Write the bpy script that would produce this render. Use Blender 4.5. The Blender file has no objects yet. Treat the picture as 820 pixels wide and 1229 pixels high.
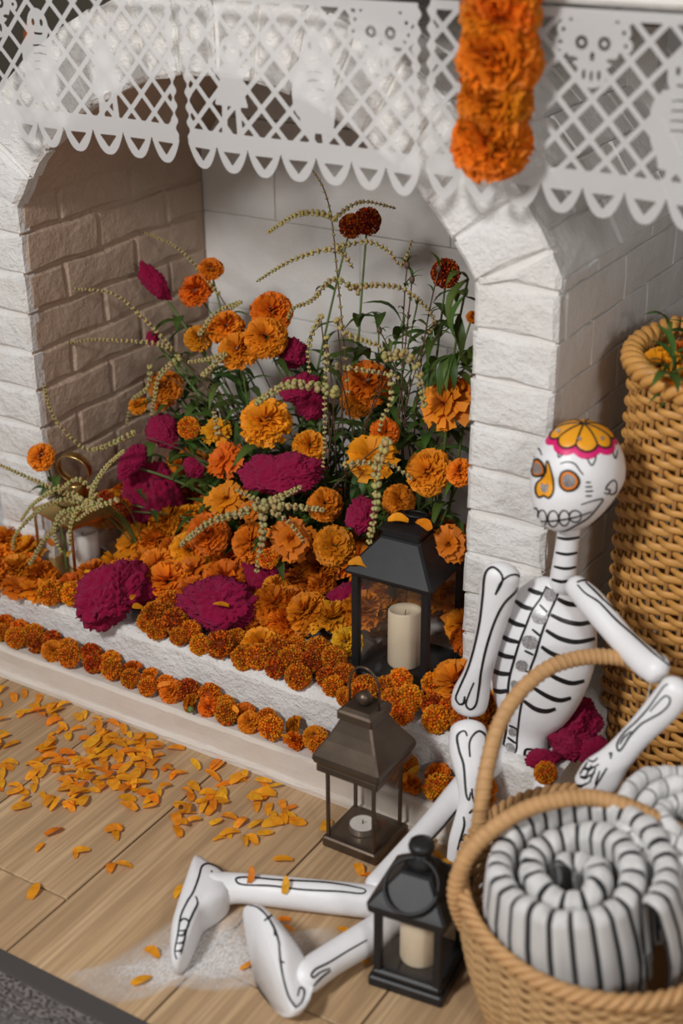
import bpy, math, random
import numpy as np
from mathutils import Vector, Matrix, noise
from mathutils.bvhtree import BVHTree
random.seed(7)
PI = math.pi
scene = bpy.context.scene
col = scene.collection

# ------------------------------------------------------------------ camera
F = 1707.0
PITCH, YAW, ROLL = math.radians(25.9), math.radians(31.93), math.radians(-0.4)
FW = Vector((-math.sin(YAW)*math.cos(PITCH), math.cos(YAW)*math.cos(PITCH), -math.sin(PITCH)))
_r = Vector((math.cos(YAW), math.sin(YAW), 0)); _u = _r.cross(FW)
RT = _r*math.cos(ROLL) + _u*math.sin(ROLL)
UP = -_r*math.sin(ROLL) + _u*math.cos(ROLL)
CAM = Vector((0.7603, -1.8085, 1.459))
cd = bpy.data.cameras.new('camera'); cam = bpy.data.objects.new('camera', cd); col.objects.link(cam)
cam.matrix_world = Matrix((( RT.x, UP.x, -FW.x, CAM.x), (RT.y, UP.y, -FW.y, CAM.y), (RT.z, UP.z, -FW.z, CAM.z), (0, 0, 0, 1)))
cd.sensor_width = 36; cd.lens = 50; cd.clip_start = 0.05
cd.dof.use_dof = True; cd.dof.focus_distance = 2.42; cd.dof.aperture_fstop = 2.3
scene.camera = cam

# ------------------------------------------------------------------ light
w = bpy.data.worlds.new('room'); scene.world = w; w.use_nodes = True
w.node_tree.nodes['Background'].inputs[0].default_value = (1.0, 0.965, 0.95, 1)
w.node_tree.nodes['Background'].inputs[1].default_value = 0.24
def area(name, loc, target, size, power, color):
    d = bpy.data.lights.new(name, 'AREA'); d.shape = 'DISK'; d.size = size; d.energy = power; d.color = color
    o = bpy.data.objects.new(name, d); col.objects.link(o); o.location = loc
    o.rotation_euler = (Vector(target)-Vector(loc)).to_track_quat('-Z', 'Y').to_euler()
    return o
area('room_lamp', (-0.50, -2.45, 2.25), (-0.30, 0, 0.4), 0.40, 57, (1.0, 0.985, 0.97))
area('side_lamp', (1.75, -1.9, 1.7), (0.05, 0, 0.45), 0.30, 13.0, (1.0, 0.98, 0.96))
scene.view_settings.view_transform = 'Standard'; scene.view_settings.look = 'None'
scene.view_settings.gamma = 1; scene.view_settings.use_curve_mapping = False
scene.view_settings.exposure = 0.0
scene.cycles.transparent_max_bounces = 32

# ------------------------------------------------------------------ helpers
def ray(px, py): return FW + RT*((px-410)/F) - UP*((py-614.5)/F)
def at(px, py, ax, val):
    d = ray(px, py); t = (val-CAM[ax])/d[ax]; return CAM + d*t
def px_of(p):
    v = Vector(p)-CAM; dz = v.dot(FW); return 410+F*v.dot(RT)/dz, 614.5-F*v.dot(UP)/dz

def tag(o, label=None, cat=None, group=None, kind=None):
    if label: o['label'] = label
    if cat: o['category'] = cat
    if group: o['group'] = group
    if kind: o['kind'] = kind
    return o
def mesh(name, V, Fc, smooth=False, colors=None, mats=None):
    me = bpy.data.meshes.new(name); me.from_pydata([tuple(v) for v in V], [], Fc)
    if smooth: me.polygons.foreach_set('use_smooth', [True]*len(me.polygons))
    if colors is not None:
        a = me.color_attributes.new('Col', 'FLOAT_COLOR', 'POINT')
        a.data.foreach_set('color', [c for q in colors for c in (q[0], q[1], q[2], q[3] if len(q) > 3 else 1.0)])
    me.update(); return me
def link(name, me, mat=None, parent=None, loc=None, rot=None, scale=None):
    o = bpy.data.objects.new(name, me); col.objects.link(o)
    if mat is not None and me is not None and not me.materials: me.materials.append(mat)
    if parent: o.parent = parent
    if loc is not None: o.location = loc
    if rot is not None: o.rotation_euler = rot
    if scale is not None: o.scale = scale if hasattr(scale, '__len__') else (scale,)*3
    return o
def empty(name, loc=(0, 0, 0), rotz=0):
    o = bpy.data.objects.new(name, None); col.objects.link(o); o.location = loc; o.rotation_euler = (0, 0, rotz)
    o.empty_display_size = .02; return o

class G:
    """collects geometry for one mesh"""
    def __init__(s): s.V = []; s.F = []; s.C = []
    def add(s, V, Fc, c=None):
        b = len(s.V); s.V += [Vector(v) for v in V]; s.F += [tuple(i+b for i in f) for f in Fc]
        if c is not None: s.C += (list(c) if hasattr(c[0], '__len__') else [c]*len(V))
        return s
    def box(s, c, sz, bev=0.0, rot=None, top=None):
        hx, hy, hz = [q/2 for q in sz]; V = []; tx, ty = top if top else (1, 1)
        b = min(bev, hx*.9, hy*.9, hz*.9)
        levels = [(-hz, b), (-hz+b, 0), (hz-b, 0), (hz, b)] if b > 0 else [(-hz, 0), (hz, 0)]
        for z, i in levels:
            f = (z+hz)/(2*hz); sx = 1+(tx-1)*f; sy = 1+(ty-1)*f
            x, y = hx*sx-i, hy*sy-i
            if b > 0: pts = [(-x+b, -y), (x-b, -y), (x, -y+b), (x, y-b), (x-b, y), (-x+b, y), (-x, y-b), (-x, -y+b)]
            else: pts = [(-x, -y), (x, -y), (x, y), (-x, y)]
            V += [Vector((p[0], p[1], z)) for p in pts]
        n = 8 if b > 0 else 4; L = len(levels); Fc = [tuple(range(n-1, -1, -1)), tuple(range((L-1)*n, L*n))]
        for k in range(L-1):
            for i in range(n): j = (i+1) % n; Fc.append((k*n+i, k*n+j, (k+1)*n+j, (k+1)*n+i))
        M = rot if rot else Matrix.Identity(3)
        return s.add([M @ v + Vector(c) for v in V], Fc)
    def rings(s, R, cap0=True, cap1=True, closed=False, c=None):
        n = len(R[0]); V = [v for r in R for v in r]; Fc = []; m = len(R)
        for k in range(m if closed else m-1):
            q = (k+1) % m
            for i in range(n): j = (i+1) % n; Fc.append((k*n+i, k*n+j, q*n+j, q*n+i))
        if not closed:
            if cap0: Fc.append(tuple(range(n-1, -1, -1)))
            if cap1: Fc.append(tuple(range((m-1)*n, m*n)))
        return s.add(V, Fc, c)
    def lathe(s, prof, n=24, c=(0, 0, 0), cap0=True, cap1=True):
        c = Vector(c)
        return s.rings([[c+Vector((r*math.cos(2*PI*i/n), r*math.sin(2*PI*i/n), z)) for i in range(n)] for r, z in prof], cap0, cap1)
    def tube(s, P, rad, n=8, closed=False, ref=None, flat=1.0, c=None):
        P = [Vector(p) for p in P]; m = len(P); R = []; prev = None
        for k in range(m):
            t = (P[(k+1) % m]-P[k-1]) if closed else (P[min(k+1, m-1)]-P[max(k-1, 0)])
            if t.length < 1e-9: t = Vector((0, 0, 1))
            t.normalize()
            if prev is None or ref is not None:
                a = Vector(ref) if ref is not None else (Vector((0, 0, 1)) if abs(t.z) < .9 else Vector((1, 0, 0)))
                x = t.cross(a)
                if x.length < 1e-5: x = t.cross(Vector((.3, 1, .2)))
                x.normalize()
            else:
                x = prev - t*prev.dot(t); x.normalize()
            prev = x; y = t.cross(x); r = rad[k] if hasattr(rad, '__len__') else rad
            ra, rb = r if hasattr(r, '__len__') else (r, r*flat)
            R.append([P[k]+x*(ra*math.cos(2*PI*i/n))+y*(rb*math.sin(2*PI*i/n)) for i in range(n)])
        return s.rings(R, closed=closed, c=c)
    def sphere(s, c, r, nu=10, nv=7, sc=(1, 1, 1), cc=None):
        c = Vector(c); V = [c+Vector((0, 0, -r*sc[2]))]; Fc = []
        for k in range(1, nv):
            a = -PI/2+PI*k/nv
            V += [c+Vector((r*math.cos(a)*math.cos(2*PI*i/nu)*sc[0], r*math.cos(a)*math.sin(2*PI*i/nu)*sc[1], r*math.sin(a)*sc[2])) for i in range(nu)]
        V.append(c+Vector((0, 0, r*sc[2]))); t = len(V)-1
        for i in range(nu):
            j = (i+1) % nu; Fc.append((0, 1+j, 1+i)); Fc.append((t, t-nu+i, t-nu+j))
            for k in range(nv-2): a = 1+k*nu; Fc.append((a+i, a+j, a+nu+j, a+nu+i))
        return s.add(V, Fc, cc)
    def mesh(s, name, smooth=False): return mesh(name, s.V, s.F, smooth, s.C if s.C else None)
    def build(s, name, mat, parent=None, smooth=False, origin=None):
        o = Vector(origin) if origin is not None else None
        me = mesh(name, [v-o for v in s.V] if o is not None else s.V, s.F, smooth, s.C if s.C else None)
        return link(name, me, mat, parent)
def crom(P, k=6, closed=False):
    """catmull-rom through points (tuples of any dimension)"""
    P = [np.array(p, float) for p in P]; n = len(P); out = []
    for i in range(n if closed else n-1):
        g = (lambda j: P[j % n]) if closed else (lambda j: P[max(0, min(n-1, j))])
        a, b, c, d = g(i-1), g(i), g(i+1), g(i+2)
        for q in range(k):
            t = q/k; out.append(.5*((2*b)+(c-a)*t+(2*a-5*b+4*c-d)*t*t+(3*b-a-3*c+d)*t**3))
    if not closed: out.append(P[-1])
    return out

# ------------------------------------------------------------------ materials
def newmat(name):
    m = bpy.data.materials.new(name); m.use_nodes = True; nt = m.node_tree
    return m, nt, nt.nodes['Principled BSDF']
def mixrgb(nt, fac, a, b, blend='MIX'):
    n = nt.nodes.new('ShaderNodeMix'); n.data_type = 'RGBA'; n.blend_type = blend
    for sock, v in ((n.inputs[0], fac), (n.inputs[6], a), (n.inputs[7], b)):
        if hasattr(v, 'links') or isinstance(v, bpy.types.NodeSocket): nt.links.new(v, sock)
        elif hasattr(v, '__len__'): sock.default_value = (*v[:3], 1)
        else: sock.default_value = v
    return n.outputs[2]
def noise_tex(nt, scale, detail=4, rough=.55, coord='Object', stretch=None, dist=0):
    tc = nt.nodes.new('ShaderNodeTexCoord'); src = tc.outputs[coord]
    if stretch:
        mp = nt.nodes.new('ShaderNodeMapping'); mp.inputs['Scale'].default_value = stretch
        nt.links.new(src, mp.inputs[0]); src = mp.outputs[0]
    n = nt.nodes.new('ShaderNodeTexNoise'); n.inputs['Scale'].default_value = scale; n.inputs['Detail'].default_value = detail
    n.inputs['Roughness'].default_value = rough; n.inputs['Distortion'].default_value = dist
    nt.links.new(src, n.inputs['Vector']); return n.outputs['Fac']
def ramp(nt, fac, stops):
    n = nt.nodes.new('ShaderNodeValToRGB'); e = n.color_ramp.elements
    while len(e) < len(stops): e.new(.5)
    for q, (p, c) in zip(e, stops): q.position = p; q.color = (*c, 1)
    nt.links.new(fac, n.inputs[0]); return n.outputs[0]
def bump(nt, bs, hgt, strength, dist=.002, chain=None):
    n = nt.nodes.new('ShaderNodeBump'); n.inputs['Strength'].default_value = strength; n.inputs['Distance'].default_value = dist
    nt.links.new(hgt, n.inputs['Height'])
    if chain is not None: nt.links.new(chain, n.inputs['Normal'])
    nt.links.new(n.outputs[0], bs.inputs['Normal']); return n.outputs[0]
def simple(name, c, rough=.6, metal=0, var=0, vs=40, bmp=0, bs_=120, bd=.001, sss=0, spec=.5, coat=0, sheen=0):
    m, nt, b = newmat(name); b.inputs['Roughness'].default_value = rough; b.inputs['Metallic'].default_value = metal
    b.inputs['Specular IOR Level'].default_value = spec
    if sheen: b.inputs['Sheen Weight'].default_value = sheen
    if var:
        f = noise_tex(nt, vs)
        nt.links.new(mixrgb(nt, f, [q*(1-var) for q in c], [min(1, q*(1+var)) for q in c]), b.inputs['Base Color'])
    else: b.inputs['Base Color'].default_value = (*c, 1)
    if bmp: bump(nt, b, noise_tex(nt, bs_), bmp, bd)
    if sss: b.inputs['Subsurface Weight'].default_value = sss; b.inputs['Subsurface Radius'].default_value = (.02, .01, .005)
    if coat: b.inputs['Coat Weight'].default_value = coat
    return m
def obj_random(nt):
    return nt.nodes.new('ShaderNodeObjectInfo').outputs['Random']
def colmat(name, rough=.6, randv=.25, transl=0.0, sheen=0, hue=.03, spec=.3):
    """colour from the mesh attribute, varied by object"""
    m, nt, b = newmat(name); a = nt.nodes.new('ShaderNodeVertexColor'); a.layer_name = 'Col'
    hs = nt.nodes.new('ShaderNodeHueSaturation'); r = obj_random(nt)
    mr = nt.nodes.new('ShaderNodeMapRange'); mr.inputs[3].default_value = 1-randv; mr.inputs[4].default_value = 1+randv*.35
    nt.links.new(r, mr.inputs[0]); nt.links.new(mr.outputs[0], hs.inputs['Value'])
    mul = nt.nodes.new('ShaderNodeMath'); mul.operation = 'MULTIPLY'; mul.inputs[1].default_value = 7.31
    fr = nt.nodes.new('ShaderNodeMath'); fr.operation = 'FRACT'; nt.links.new(r, mul.inputs[0]); nt.links.new(mul.outputs[0], fr.inputs[0])
    mh = nt.nodes.new('ShaderNodeMapRange'); mh.inputs[3].default_value = .5-hue; mh.inputs[4].default_value = .5+hue*.6
    nt.links.new(fr.outputs[0], mh.inputs[0]); nt.links.new(mh.outputs[0], hs.inputs['Hue'])
    nt.links.new(a.outputs[0], hs.inputs['Color']); nt.links.new(hs.outputs[0], b.inputs['Base Color'])
    b.inputs['Roughness'].default_value = rough; b.inputs['Specular IOR Level'].default_value = spec
    if sheen: b.inputs['Sheen Weight'].default_value = sheen
    if transl:
        t = nt.nodes.new('ShaderNodeBsdfTranslucent'); nt.links.new(hs.outputs[0], t.inputs[0])
        mx = nt.nodes.new('ShaderNodeMixShader'); mx.inputs[0].default_value = transl
        nt.links.new(b.outputs[0], mx.inputs[1]); nt.links.new(t.outputs[0], mx.inputs[2])
        nt.links.new(mx.outputs[0], nt.nodes['Material Output'].inputs[0])
    return m

def plaster(name, c, strength=.5, fine=90, coarse=18):
    m, nt, b = newmat(name); b.inputs['Roughness'].default_value = .62; b.inputs['Specular IOR Level'].default_value = .35
    f = noise_tex(nt, 9, 5, .6); f2 = noise_tex(nt, 60, 4)
    c1 = mixrgb(nt, ramp(nt, f, [(.35, (0, 0, 0)), (.75, (1, 1, 1))]), c, [q*k for q, k in zip(c, (.93, .90, .86))])
    nt.links.new(c1, b.inputs['Base Color'])
    ch = bump(nt, b, noise_tex(nt, coarse, 6, .65), strength, .016)
    bump(nt, b, noise_tex(nt, fine, 5, .7, stretch=(1, 1, 1.8)), strength*.8, .004, ch)
    return m
M = {}
M['brick'] = plaster('white_painted_brick', (.80, .79, .775), .85, 75, 22)
M['brick_side'] = plaster('white_painted_brick_smooth', (.78, .77, .76), .3, 140)
M['inner'] = plaster('warm_brown_brick', (.50, .37, .28), .6, 75, 22)  # warm brown base for the inner left wall and soffit
M['joint'] = plaster('white_painted_mortar', (.77, .755, .735), .3)
M['block'] = plaster('white_painted_block', (.76, .745, .72), .16, 150, 30)
M['skirt'] = plaster('cream_stone', (.66, .60, .54), .22, 120, 12)
M['rear'] = simple('olive_brown_wall', (.085, .072, .05), .8, var=.2, vs=3)
M['black_paint'] = simple('black_paint', (.012, .011, .011), .42)
M['lantern_black'] = simple('black_metal', (.018, .018, .019), .46, .35, var=.25, vs=60, bmp=.08, bs_=300)
M['lantern_bronze'] = simple('aged_bronze', (.115, .085, .062), .38, .75, var=.35, vs=25, bmp=.1, bs_=200)
M['brass'] = simple('brushed_brass', (.62, .42, .16), .3, 1.0, var=.12, vs=30)
M['candle'] = simple('ivory_wax', (.80, .68, .50), .5, sss=.3, var=.04, vs=20)
M['tealight'] = simple('white_wax', (.78, .76, .72), .45, sss=.2)
M['alu'] = simple('aluminium_cup', (.5, .48, .46), .4, .9)
M['wick'] = simple('burnt_wick', (.03, .025, .02), .9)
M['papier'] = simple('white_papier_mache', (.82, .82, .835), .42, var=.04, vs=14, bmp=.25, bs_=45, bd=.004)
M['pink_paint'] = simple('pink_paint', (.72, .01, .16), .45)
M['yellow_paint'] = simple('yellow_paint', (.86, .36, .012), .45)
M['orange_paint'] = simple('orange_paint', (.82, .22, .012), .45)
M['stem'] = simple('green_stem', (.10, .15, .035), .6, var=.25, vs=30)
M['string'] = simple('cotton_string', (.62, .58, .50), .9)
M['twig'] = simple('brown_red_stem', (.11, .06, .035), .6)
M['petal'] = colmat('marigold_petal', .62, .22, .22, hue=.018)
M['pom'] = colmat('french_marigold', .7, .25, .12, hue=.007)
M['beads'] = colmat('amaranth_seed', .75, .15, .1, hue=.01)
M['leaf'] = colmat('green_leaf', .5, .4, .18, hue=.03)
def crest_mat():
    m, nt, b = newmat('magenta_cockscomb'); r = obj_random(nt)
    c = mixrgb(nt, noise_tex(nt, 55, 5, .7), (.19, .001, .022), (.43, .003, .062))
    c = mixrgb(nt, r, c, mixrgb(nt, .35, c, (.38, .006, .085)))
    nt.links.new(c, b.inputs['Base Color']); b.inputs['Roughness'].default_value = .75
    b.inputs['Sheen Weight'].default_value = .15; b.inputs['Sheen Tint'].default_value = (1, .35, .6, 1); b.inputs['Specular IOR Level'].default_value = .15
    bump(nt, b, noise_tex(nt, 320, 4, .7), .7, .003); return m
M['crest'] = crest_mat()
def glitter_mat():
    m, nt, b = newmat('silver_glitter'); v = nt.nodes.new('ShaderNodeTexVoronoi'); v.inputs['Scale'].default_value = 900
    tc = nt.nodes.new('ShaderNodeTexCoord'); nt.links.new(tc.outputs['Object'], v.inputs['Vector'])
    nt.links.new(ramp(nt, v.outputs['Color'], [(.2, (.28, .27, .27)), (.8, (.75, .73, .74))]), b.inputs['Base Color'])
    b.inputs['Metallic'].default_value = .6; b.inputs['Roughness'].default_value = .35
    n = nt.nodes.new('ShaderNodeBump'); n.inputs['Strength'].default_value = .8; n.inputs['Distance'].default_value = .002
    nt.links.new(v.outputs['Color'], n.inputs['Height']); nt.links.new(n.outputs[0], b.inputs['Normal']); return m
M['glitter'] = glitter_mat()
def glass_mat(name, c, a):
    m, nt, b = newmat(name); nt.nodes.remove(b); out = nt.nodes['Material Output']
    t = nt.nodes.new('ShaderNodeBsdfTransparent'); t.inputs[0].default_value = (*c, 1)
    g = nt.nodes.new('ShaderNodeBsdfGlossy'); g.inputs['Roughness'].default_value = .04
    fr = nt.nodes.new('ShaderNodeValue'); fr.outputs[0].default_value = .035
    mx = nt.nodes.new('ShaderNodeMixShader'); nt.links.new(fr.outputs[0], mx.inputs[0])
    nt.links.new(t.outputs[0], mx.inputs[1]); nt.links.new(g.outputs[0], mx.inputs[2])
    d = nt.nodes.new('ShaderNodeBsdfDiffuse'); d.inputs[0].default_value = (.6, .55, .5, 1)
    mx2 = nt.nodes.new('ShaderNodeMixShader'); mx2.inputs[0].default_value = a
    nt.links.new(mx.outputs[0], mx2.inputs[1]); nt.links.new(d.outputs[0], mx2.inputs[2]); nt.links.new(mx2.outputs[0], out.inputs[0]); return m
M['glass'] = glass_mat('lantern_glass', (.975, .97, .965), .008)
def paper_mat():
    m, nt, b = newmat('white_tissue_paper'); b.inputs['Roughness'].default_value = .8; b.inputs['Base Color'].default_value = (.78, .775, .77, 1)
    bump(nt, b, noise_tex(nt, 700, 3), .25, .001)
    t = nt.nodes.new('ShaderNodeBsdfTranslucent'); t.inputs[0].default_value = (.78, .775, .77, 1)
    mx = nt.nodes.new('ShaderNodeMixShader'); mx.inputs[0].default_value = .3
    nt.links.new(b.outputs[0], mx.inputs[1]); nt.links.new(t.outputs[0], mx.inputs[2])
    tr = nt.nodes.new('ShaderNodeBsdfTransparent'); m2 = nt.nodes.new('ShaderNodeMixShader'); m2.inputs[0].default_value = .22
    nt.links.new(mx.outputs[0], m2.inputs[1]); nt.links.new(tr.outputs[0], m2.inputs[2])
    nt.links.new(m2.outputs[0], nt.nodes['Material Output'].inputs[0]); return m
M['paper'] = paper_mat()
def wood_mat():
    m, nt, b = newmat('oak_plank'); r = obj_random(nt)
    tc = nt.nodes.new('ShaderNodeTexCoord'); ad = nt.nodes.new('ShaderNodeVectorMath'); ad.operation = 'ADD'
    cb = nt.nodes.new('ShaderNodeCombineXYZ'); ml = nt.nodes.new('ShaderNodeMath'); ml.operation = 'MULTIPLY'; ml.inputs[1].default_value = 9
    nt.links.new(r, ml.inputs[0]); nt.links.new(ml.outputs[0], cb.inputs[0]); nt.links.new(ml.outputs[0], cb.inputs[1])
    nt.links.new(tc.outputs['Object'], ad.inputs[0]); nt.links.new(cb.outputs[0], ad.inputs[1])
    def nz(scale, st, det, dist=0):
        mp = nt.nodes.new('ShaderNodeMapping'); mp.inputs['Scale'].default_value = st; nt.links.new(ad.outputs[0], mp.inputs[0])
        n = nt.nodes.new('ShaderNodeTexNoise'); n.inputs['Scale'].default_value = scale; n.inputs['Detail'].default_value = det; n.inputs['Distortion'].default_value = dist
        nt.links.new(mp.outputs[0], n.inputs['Vector']); return n.outputs['Fac']
    g1 = nz(26, (1, .05, 1), 6, .6); g2 = nz(150, (1, .03, 1), 4)
    c = ramp(nt, g1, [(.28, (.35, .225, .122)), (.5, (.51, .345, .192)), (.72, (.62, .44, .26))])
    c = mixrgb(nt, ramp(nt, g2, [(.42, (.55, .55, .55)), (.6, (0, 0, 0))]), c, (.31, .20, .11))
    c = mixrgb(nt, .6, c, mixrgb(nt, r, (.9, .88, .86), (1.08, 1.06, 1.04)), 'MULTIPLY')
    nt.links.new(c, b.inputs['Base Color']); b.inputs['Roughness'].default_value = .48; b.inputs['Specular IOR Level'].default_value = .4
    bump(nt, b, g2, .12, .001); return m
M['wood'] = wood_mat()
M['grout'] = simple('brown_grout', (.13, .095, .07), .9)
def rug_mat():
    m, nt, b = newmat('grey_woven_rug')
    f = noise_tex(nt, 60, 2, .5, stretch=(.35, 3.2, 1)); f2 = noise_tex(nt, 150, 2, .5, stretch=(1, 1.5, 1)); f3 = noise_tex(nt, 9, 2, stretch=(.3, 4, 1))
    c = mixrgb(nt, ramp(nt, f2, [(.47, (0, 0, 0)), (.53, (1, 1, 1))]), (.045, .036, .034), (.19, .165, .155))
    c = mixrgb(nt, ramp(nt, f, [(.42, (0, 0, 0)), (.52, (1, 1, 1))]), (.10, .09, .088), c)
    c = mixrgb(nt, ramp(nt, f3, [(.5, (0, 0, 0)), (.62, (1, 1, 1))]), c, (.10, .092, .09))
    nt.links.new(c, b.inputs['Base Color']); b.inputs['Roughness'].default_value = .95; bump(nt, b, f2, .6, .003); return m
M['rug'] = rug_mat()
M['rug_edge'] = simple('dark_rug_binding', (.06, .053, .05), .9, bmp=.4, bs_=400)
M['wicker'] = simple('honey_wicker', (.60, .30, .075), .5, var=.4, vs=26, bmp=.2, bs_=120)
M['wicker_dark'] = simple('dark_wicker_stake', (.40, .20, .06), .6, var=.3, vs=26)  # stakes and bottom in a darker wicker tone than the strands
M['straw'] = simple('pale_straw', (.50, .30, .13), .7, var=.22, vs=45, bmp=.35, bs_=160, bd=.002)
M['rope'] = simple('straw_rope', (.53, .30, .125), .65, var=.2, vs=60, bmp=.4, bs_=110, bd=.002)
M['blanket'] = colmat('striped_wool', .95, 0, 0, sheen=.3, hue=0, spec=.1)
def powder_mat():
    m, nt, b = newmat('white_powder'); a = nt.nodes.new('ShaderNodeVertexColor'); a.layer_name = 'Col'
    b.inputs['Base Color'].default_value = (.8, .8, .8, 1); b.inputs['Roughness'].default_value = .9
    mul = nt.nodes.new('ShaderNodeMath'); mul.operation = 'MULTIPLY'
    nt.links.new(a.outputs['Alpha'], mul.inputs[0])
    nt.links.new(ramp(nt, noise_tex(nt, 420, 3, .7, stretch=(1, .35, 1)), [(.34, (.35, .35, .35)), (.58, (1, 1, 1))]), mul.inputs[1])
    nt.links.new(mul.outputs[0], b.inputs['Alpha']); return m
M['powder'] = powder_mat()

# ------------------------------------------------------------------ the fireplace shell
XL, XR, XC = -1.037, -0.137, -0.587         # opening
ZC, RI, RO = 0.591, 0.519, 0.652            # arch centre height, inner and outer radius
A_IN = math.asin(.45/RI); A_OUT = math.asin(.587/RO)
YB = 0.545; HZ = 0.145; RISER = -0.124; LEDGE_Y = -0.194; LEDGE_Z = 0.062
def profile(r, x, a, n=28):
    return [(XC-x, 0)]+[(XC+r*math.sin(t), ZC+r*math.cos(t)) for t in [(-a+2*a*i/n) for i in range(n+1)]]+[(XC+x, 0)]
po, pi_ = profile(RO-.006, .581, math.asin(.581/(RO-.006))), profile(RI+.006, .456, math.asin(.456/(RI+.006)))
V = []; Fc = []; n = len(po)
for P in (po, pi_):
    for y in (.007, 1.05 if P is po else YB+.02): V += [(x, y, z) for x, z in P]
for i in range(n-1):
    Fc += [(i, i+1, 2*n+i+1, 2*n+i), (i, n+i, n+i+1, i+1), (2*n+i, 2*n+i+1, 3*n+i+1, 3*n+i)]
wall_front = link('wall_front', mesh('wall_front', V, [f[::-1] for f in Fc]), M['joint']); tag(wall_front, kind='structure')
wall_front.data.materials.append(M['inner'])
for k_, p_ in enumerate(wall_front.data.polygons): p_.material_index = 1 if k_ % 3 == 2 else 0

def brick_mesh(poly, o, u, v, nrm, proud=.0, depth=.03, cham=.006, jit=.0018, cuts=4, seed=0):
    """a brick of outline poly in the plane (u,v) at o, sides running inwards along -nrm"""
    rnd = random.Random(seed); pts = []
    for i in range(len(poly)):
        a = np.array(poly[i]); b = np.array(poly[(i+1) % len(poly)])
        k = max(1, min(cuts, int(np.linalg.norm(b-a)/.025)))
        for q in range(k): pts.append(a+(b-a)*q/k+np.array([rnd.uniform(-jit, jit), rnd.uniform(-jit, jit)]))
    c = sum(pts)/len(pts); n = len(pts); V = []
    for lev in range(3):
        for p in pts:
            d = c-p; L = np.linalg.norm(d) or 1; q = p+d/L*(cham*1.3 if lev == 2 else 0)
            h = (-depth, proud-cham, proud+rnd.uniform(-.0012, .0012))[lev]
            V.append(o+u*q[0]+v*q[1]+nrm*h)
    Fc = []
    for l in range(2):
        for i in range(n): j = (i+1) % n; Fc.append((l*n+i, l*n+j, (l+1)*n+j, (l+1)*n+i))
    V.append(o+u*c[0]+v*c[1]+nrm*(proud+rnd.uniform(.0005, .002)))
    for i in range(n): Fc.append((2*n+i, 2*n+(i+1) % n, 3*n))
    return V, Fc
bseed = [0]
def brick(poly, o, u, v, nrm, parent, mat, name='brick', **k):
    bseed[0] += 1; V, Fc = brick_mesh(poly, Vector(o), Vector(u), Vector(v), Vector(nrm), seed=bseed[0], **k)
    return link(name, mesh(name, V, Fc), mat, parent)
def rect(a0, a1, b0, b1): return [(a0, b0), (a1, b0), (a1, b1), (a0, b1)]
XA, YA, ZA = (1, 0, 0), (0, 1, 0), (0, 0, 1)
g = .0035
# piers: one brick a course
for x0, x1, z0 in ((XL-.133, XL, .1325), (XR, 0, .1125)):
    k = 0
    while True:
        za, zb = z0+.0743*k, z0+.0743*(k+1)
        if zb > .885: break
        za = max(za, HZ); zb2 = min(zb, .858)
        if zb2-za > .02: brick(rect(x0+(.001 if x1 < 0 else 0), x1-.001, za+g, zb2-g), (0, 0, 0), XA, ZA, (0, -1, 0), wall_front, M['brick'], proud=random.uniform(-.001, .003), depth=.03)
        k += 1
# arch ring
nv = 16
for i in range(nv):
    a0, a1 = -A_IN+2*A_IN*i/nv, -A_IN+2*A_IN*(i+1)/nv; d = .0035/.585
    p = [(XC+r*math.sin(a), ZC+r*math.cos(a)) for r, a in ((RI, a0+d), (RI, a1-d), (RO, a1-d*.8), (RO, a0+d*.8))]
    brick(p, (0, 0, 0), XA, ZA, (0, -1, 0), wall_front, M['brick'], proud=random.uniform(-.001, .004), depth=.03)
for s in (-1, 1):
    p = [(XC+s*.45, .862), (XC+s*.586, .862), (XC+s*.586, .878), (XC+s*RO*math.sin(A_IN+.01), ZC+RO*math.cos(A_IN+.01)), (XC+s*(RI+.006)*math.sin(A_IN+.004), ZC+(RI+.006)*math.cos(A_IN+.004))]
    brick(p if s > 0 else p[::-1], (0, 0, 0), XA, ZA, (0, -1, 0), wall_front, M['brick'], depth=.03)
# inner left wall
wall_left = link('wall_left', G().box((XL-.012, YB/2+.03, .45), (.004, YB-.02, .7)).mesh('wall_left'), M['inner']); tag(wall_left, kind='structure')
k = 0; z = .1325-.0743
while z < .86:
    z0, z1 = max(z, HZ), min(z+.0743, .875)
    if z1-z0 > .02:
        y = .008 if k % 2 else -.095
        while y < YB:
            y0, y1 = max(y, .008), min(y+.205, YB)
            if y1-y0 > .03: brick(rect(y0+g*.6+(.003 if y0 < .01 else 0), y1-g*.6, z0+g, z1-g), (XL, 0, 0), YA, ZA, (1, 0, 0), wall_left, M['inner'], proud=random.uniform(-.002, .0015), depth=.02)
            y += .205
    z += .0743; k += 1
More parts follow.
